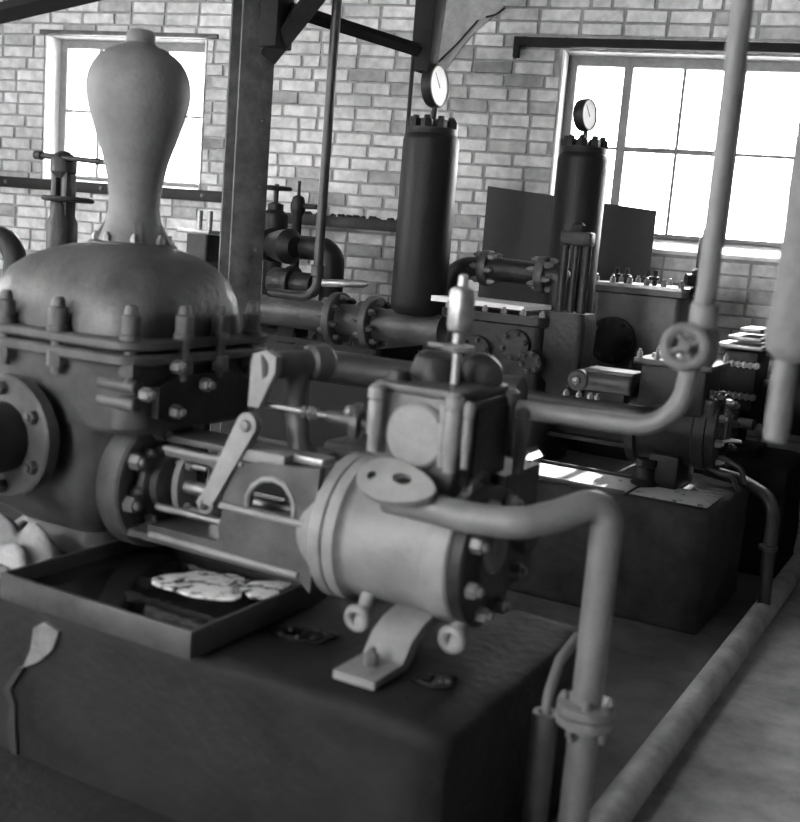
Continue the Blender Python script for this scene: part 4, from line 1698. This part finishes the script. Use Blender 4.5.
# pump cylinder and steam end further along the plinth
b = MB()
b.lathe([(.17, 0), (.17, .04), (.14, .05), (.14, .5), (.17, .51), (.17, .55)], (g1.x - .02, 6.16, .86), XA, 30)
b.build('cylinder', 'iron_dark', P3)
s0_, s1_ = at(722, 345, 5.85), at(758, 350, 5.85)
b = MB()
sxm = (s0_.x + s1_.x) / 2
b.box((sxm, 6.06, .62), (s1_.x - s0_.x + .1, .3, .04), None, .005)
b.box((sxm, 6.06, 1.0), (s1_.x - s0_.x, .34, .32), None, .02)
b.box((sxm, 6.06, .74), (s1_.x - s0_.x - .12, .24, .24), None, .02)
b.build('steam_end', 'iron_dark', P3)
for i, z in enumerate((1.18, 1.225, 1.27)):
    b = MB().box((sxm - .01 + .02 * i, 6.06, z), (s1_.x - s0_.x + .06 - .07 * i, .38 - .05 * i, .026), None, .005)
    b.build('cover_plate', 'steel', P3)
for i in range(7):
    for q in (0, 1):
        bolt(P3, (s0_.x + (s1_.x - s0_.x) * i / 6, 5.885 - .001, .92 + q * .17), (0, -1, 0), .02, .025, 'steel')
for i in range(3):
    b = MB()
    b.cyl((s0_.x + .04 + i * .1, 5.86, .80 - .02 * i), (s0_.x + .12 + i * .1, 5.84, .80 - .02 * i), .03, seg=12)
    b.build('cock', 'steel', P3)

# horizontal drum at the right under the lagged pipe
b = MB()
dr0 = at(757, 395, 5.9)
b.lathe([(.12, 0), (.19, .02), (.2, .05), (.2, .95), (.19, 1.0)], (dr0.x + .12, 6.05, .93), XA, 36)
drm = thing('horizontal_drum', 'dark horizontal drum by the wall below the lagged pipe', 'drum', (dr0.x + .5, 6.05, .6))
b.build('shell', 'iron_black', drm)
for xx in (dr0.x + .3, dr0.x + .9):
    b = MB().box((xx, 6.05, .68), (.08, .3, .16), None, .006)
    b.build('saddle', 'iron_black', drm)
b = MB().box((at(772, 335, 5.95).x + .12, 6.05, 1.24), (.28, .22, .2), None, .012)
b.build('top_box', 'iron_dark', drm)
b = MB().cyl((dr0.x + .07, 6.05, .93), (dr0.x + .13, 6.05, .93), .05)
b.build('nozzle', 'steel', drm)

# small relief valve by the upright steam pipe, standing on the far pump
p = at(690, 300, 5.9)
zt4 = at(697, 226, 5.9).z
b = MB()
b.lathe([(.05, zt3 - .35), (.05, zt3 - .05), (.065, zt3 - .04), (.065, zt3 + .01), (.05, zt3 + .02), (.05, zt3 + .06), (.068, zt3 + .07), (.068, zt3 + .10), (.05, zt3 + .12), (.05, zt4 - .07), (.036, zt4 - .05), (.03, zt4 - .01), (.012, zt4)], (p.x + .03, 6.02, 0), (0, 0, 1), 20)
rv = b.build('relief_valve', 'iron_dark', P3)
b = MB().cyl((p.x - .05, 5.95, zt3 + .05), (p.x + .03, 6.0, zt3 + .05), .036, seg=12)
b.build('outlet', 'iron_black', rv)

# ------------------------------------------------------------------ machinery at the left, behind the nearest pump
# valve with bare yoke and handwheel
ly = 3.55
lc = at(62, 236, ly)
lz = lambda y: at(62, y, ly).z
lvv = thing('wheel_valve', 'dark wheel valve with a cross bar in front of the small window', 'valve', (lc.x, ly, 0))
b = MB()
b.lathe([(.09, 0), (.09, .03), (.05, .05), (.05, lz(300)), (.065, lz(285)), (.07, lz(262)), (.068, lz(222)), (.055, lz(216)), (.05, lz(205)), (.035, lz(200))], (lc.x, ly, 0), (0, 0, 1), 22)
b.build('valve_body', 'iron_dark', lvv)
for s in (-1, 1):
    b = MB().box((lc.x + s * .034, ly, (lz(225) + lz(168)) / 2), (.034, .06, lz(168) - lz(225)), None, .006)
    b.build('yoke_arm', 'iron_dark', lvv)
b = MB().lathe([(.035, lz(178)), (.058, lz(172)), (.058, lz(160)), (.04, lz(154)), (.016, lz(151))], (lc.x, ly, 0), (0, 0, 1), 18)
b.build('yoke_head', 'iron_dark', lvv)
b = MB().cyl((lc.x, ly, lz(205)), (lc.x, ly, lz(156)), .014, seg=10)
b.build('spindle', 'iron_black', lvv)
b = MB()
b.cyl(at(38, 155, ly - .03), at(112, 163, ly - .03), .013, seg=10)
b.cyl(at(36, 155, ly - .03), at(42, 155.5, ly - .03), .02, seg=10)
b.build('cross_bar', 'iron_black', lvv)
wz = lz(199)
wc_ = V(at(68, 199, ly).x, ly, wz)
b = MB()
b.torus(wc_, (0, 0, 1), .105, .012, 30, 8)
for kk in range(3):
    t = kk * 2.094 + .4
    b.cyl(wc_, wc_ + V(math.cos(t), math.sin(t), 0) * .105, .008, seg=8)
b.build('handwheel', 'iron_dark', lvv)

# black curved hose cover / bend at the left edge
hp = at(2, 262, 3.3)
b = MB()
c = V(at(-2, 262, 3.3).x, 3.3, at(-2, 262, 3.3).z)
ps = [c + V(math.cos(t) * .11, 0, math.sin(t) * .11) for t in [-.3 + i * .35 for i in range(11)]]
b.tube([V(ps[0].x, 3.3, 0)] + ps + [V(ps[-1].x, 3.3, 0)], .05, 14)
bp_ = tag(b.build('return_bend', 'iron_black'), 'black return bend of pipe behind the dome at the picture edge of the pump', 'pipe')
bp_['label'] = 'black return bend of pipe rising behind the bolted dome'

# small studded pedestal between vessel and post
y5 = 5.3
pc = at(205, 232, y5)
t = thing('valve_pedestal', 'small dark pedestal with two bright studs between vessel and steel post', 'pedestal', (pc.x, y5, 0))
zt5 = at(205, 232, y5).z
b = MB()
b.loft([rrect(pc.x, y5, .12, .1, .02, 0), rrect(pc.x, y5, .12, .1, .02, zt5 - .22), rrect(pc.x, y5, .085, .08, .02, zt5 - .18), rrect(pc.x, y5, .085, .08, .02, zt5 - .015)])
b.build('body', 'iron_dark', t)
b = MB().box((pc.x - .02, y5, zt5), (.26, .2, .025), None, .004)
b.build('top_plate', 'steel', t)
for xo in (-.03, .05):
    b = MB().cyl((pc.x + xo, y5 - .02, zt5), (pc.x + xo, y5 - .02, zt5 + .13), .018, seg=12, ch=.003)
    b.build('stud', 'steel', t)

# shelf rail on brackets near the wall, with scraps on it
ra, rb_ = onwall(255, 214, .3), onwall(400, 222, .3)
zsh = onwall(330, 216, .3)[1]
b = MB()
b.box(WP((ra[0] + rb_[0]) / 2, zsh - .004, .28), (rb_[0] - ra[0] + .25, .09, .01), WROT, .001)
b.box(WP((ra[0] + rb_[0]) / 2, zsh - .035, .32), (rb_[0] - ra[0] + .25, .01, .07), WROT, .001)
shf = thing('shelf_rail', 'angle-iron rail fixed to the bricks between post and pressure cylinder', 'rail', WP(ra[0], zsh - .07, .2))
b.build('angle_iron', 'iron_dark', shf)
for uu in (ra[0] + .12, rb_[0] - .05):
    b = MB().box(WP(uu, zsh - .03, .14), (.04, .28, .04), WROT, .003)
    b.build('bracket', 'iron_black', shf)
rs_ = random.Random(11)
b = MB()
for i in range(46):
    uu = ra[0] + .3 + (rb_[0] - ra[0] - .3) * rs_.random()
    s_ = rs_.uniform(.006, .018)
    b.lathe([(s_, 0), (s_ * .9, s_ * .8), (s_ * .3, s_ * 1.2)], WP(uu, zsh, .28 + rs_.uniform(-.03, .03)), (rs_.uniform(-.2, .2), 0, 1), 6)
gr_ = b.build('grit', 'iron_black')
tag(gr_, 'loose dark grit scattered along the angle-iron rail', 'grit', kind='stuff')

# wheel valve and pump bits behind the post
y6 = 5.62
t = thing('gate_valve', 'black gate valve with a flat handwheel behind the steel post', 'valve', (at(275, 250, y6).x, y6, tkz))
vc6 = at(274, 235, y6)
b = MB()
zz6 = lambda y: at(274, y, y6).z
b.lathe([(.10, tkz), (.10, tkz + .02), (.06, tkz + .03), (.06, zz6(262)), (.085, zz6(240)), (.085, zz6(214)), (.05, zz6(210)), (.05, zz6(204)), (.014, zz6(202)), (.014, zz6(184))], (vc6.x, y6, 0), (0, 0, 1), 20)
b.build('valve_body', 'iron_black', t)
b = MB()
b.torus((vc6.x, y6, zz6(188)), (0, 0, 1), .085, .013, 26, 8)
b.box((vc6.x, y6, zz6(188)), (.17, .02, .014))
b.box((vc6.x, y6, zz6(188)), (.02, .17, .014))
b.build('handwheel', 'iron_black', t)
t = thing('spindle_valve', 'small black valve with a bare spindle beside the gate valve', 'valve', (at(298, 215, y6).x, y6, tkz))
c = at(298, 208, y6)
zq = lambda y: at(298, y, y6).z
b = MB()
b.lathe([(.06, tkz), (.06, tkz + .02), (.03, tkz + .03), (.03, zq(262)), (.03, zq(216)), (.045, zq(212)), (.05, zq(206)), (.035, zq(197)), (.01, zq(195)), (.01, zq(181))], (c.x, y6, 0), (0, 0, 1), 16)
b.build('valve_body', 'iron_black', t)
b = MB().cyl((c.x + .03, y6, zq(206)), (c.x + .14, y6, zq(206)), .016, seg=10)
b.build('side_arm', 'iron_black', t)
# flanged black casing and bent pipe
y7 = 5.3
t = thing('pump_casing', 'round black pump casing with a bent outlet pipe under the angle-iron rail', 'pump', (at(285, 280, y7).x, y7, tkz))
c = at(286, 246, y7)
b = MB()
b.lathe([(.06, 0), (.10, .02), (.10, .05), (.075, .06), (.09, .12), (.105, .22), (.06, .28)], c - V(.14, 0, 0), XA + V(0, -.3, 0), 28)
b.build('casing', 'iron_black', t)
b = MB()
b.tube(fillet([c + V(.1, 0, 0), V(at(334, 244, y7).x, y7, c.z), V(at(334, 244, y7).x, y7, tkz)], .09), .07, 18)
b.build('outlet_bend', 'iron_black', t)
c2 = at(300, 284, y7 - .1)
b = MB()
b.lathe([(.07, 0), (.085, .02), (.085, .12), (.10, .125), (.10, .16), (.07, .165), (.07, .30)], c2 - V(.2, 0, 0), XA, 26)
b.build('lower_barrel', 'iron_dark', t)
b = MB().box((c2.x - .1, y7, (c2.z + tkz) / 2 - .03), (.12, .16, abs(c2.z - tkz) + .02), None, .006)
b.build('stand', 'iron_black', t)
b = MB()
g0_, g1_ = at(322, 283, 5.0), at(368, 284, 5.0)
b.lathe([(.018, 0), (.022, .006), (.022, (g1_ - g0_).length - .03), (.006, (g1_ - g0_).length)], g0_, g1_ - g0_, 14)
b.build('bright_spout', 'steel', t)
rg = at(276, 268, 4.95)

# broken pale patches lying on the oil in the pan
puddle(blob(204, 585, 40, 15, 28, seed=21, wob=.3, tilt=.03), zp + .031, 'larger pale glistening patch on the oil in the drip pan', 'pale_patch', 'pale_oil_patch', .004)
puddle(blob(262, 589, 26, 8, 24, seed=33, wob=.45, tilt=.05), zp + .031, 'smaller pale patch on the oil towards the steam cylinder', 'pale_patch', 'pale_oil_patch', .004)
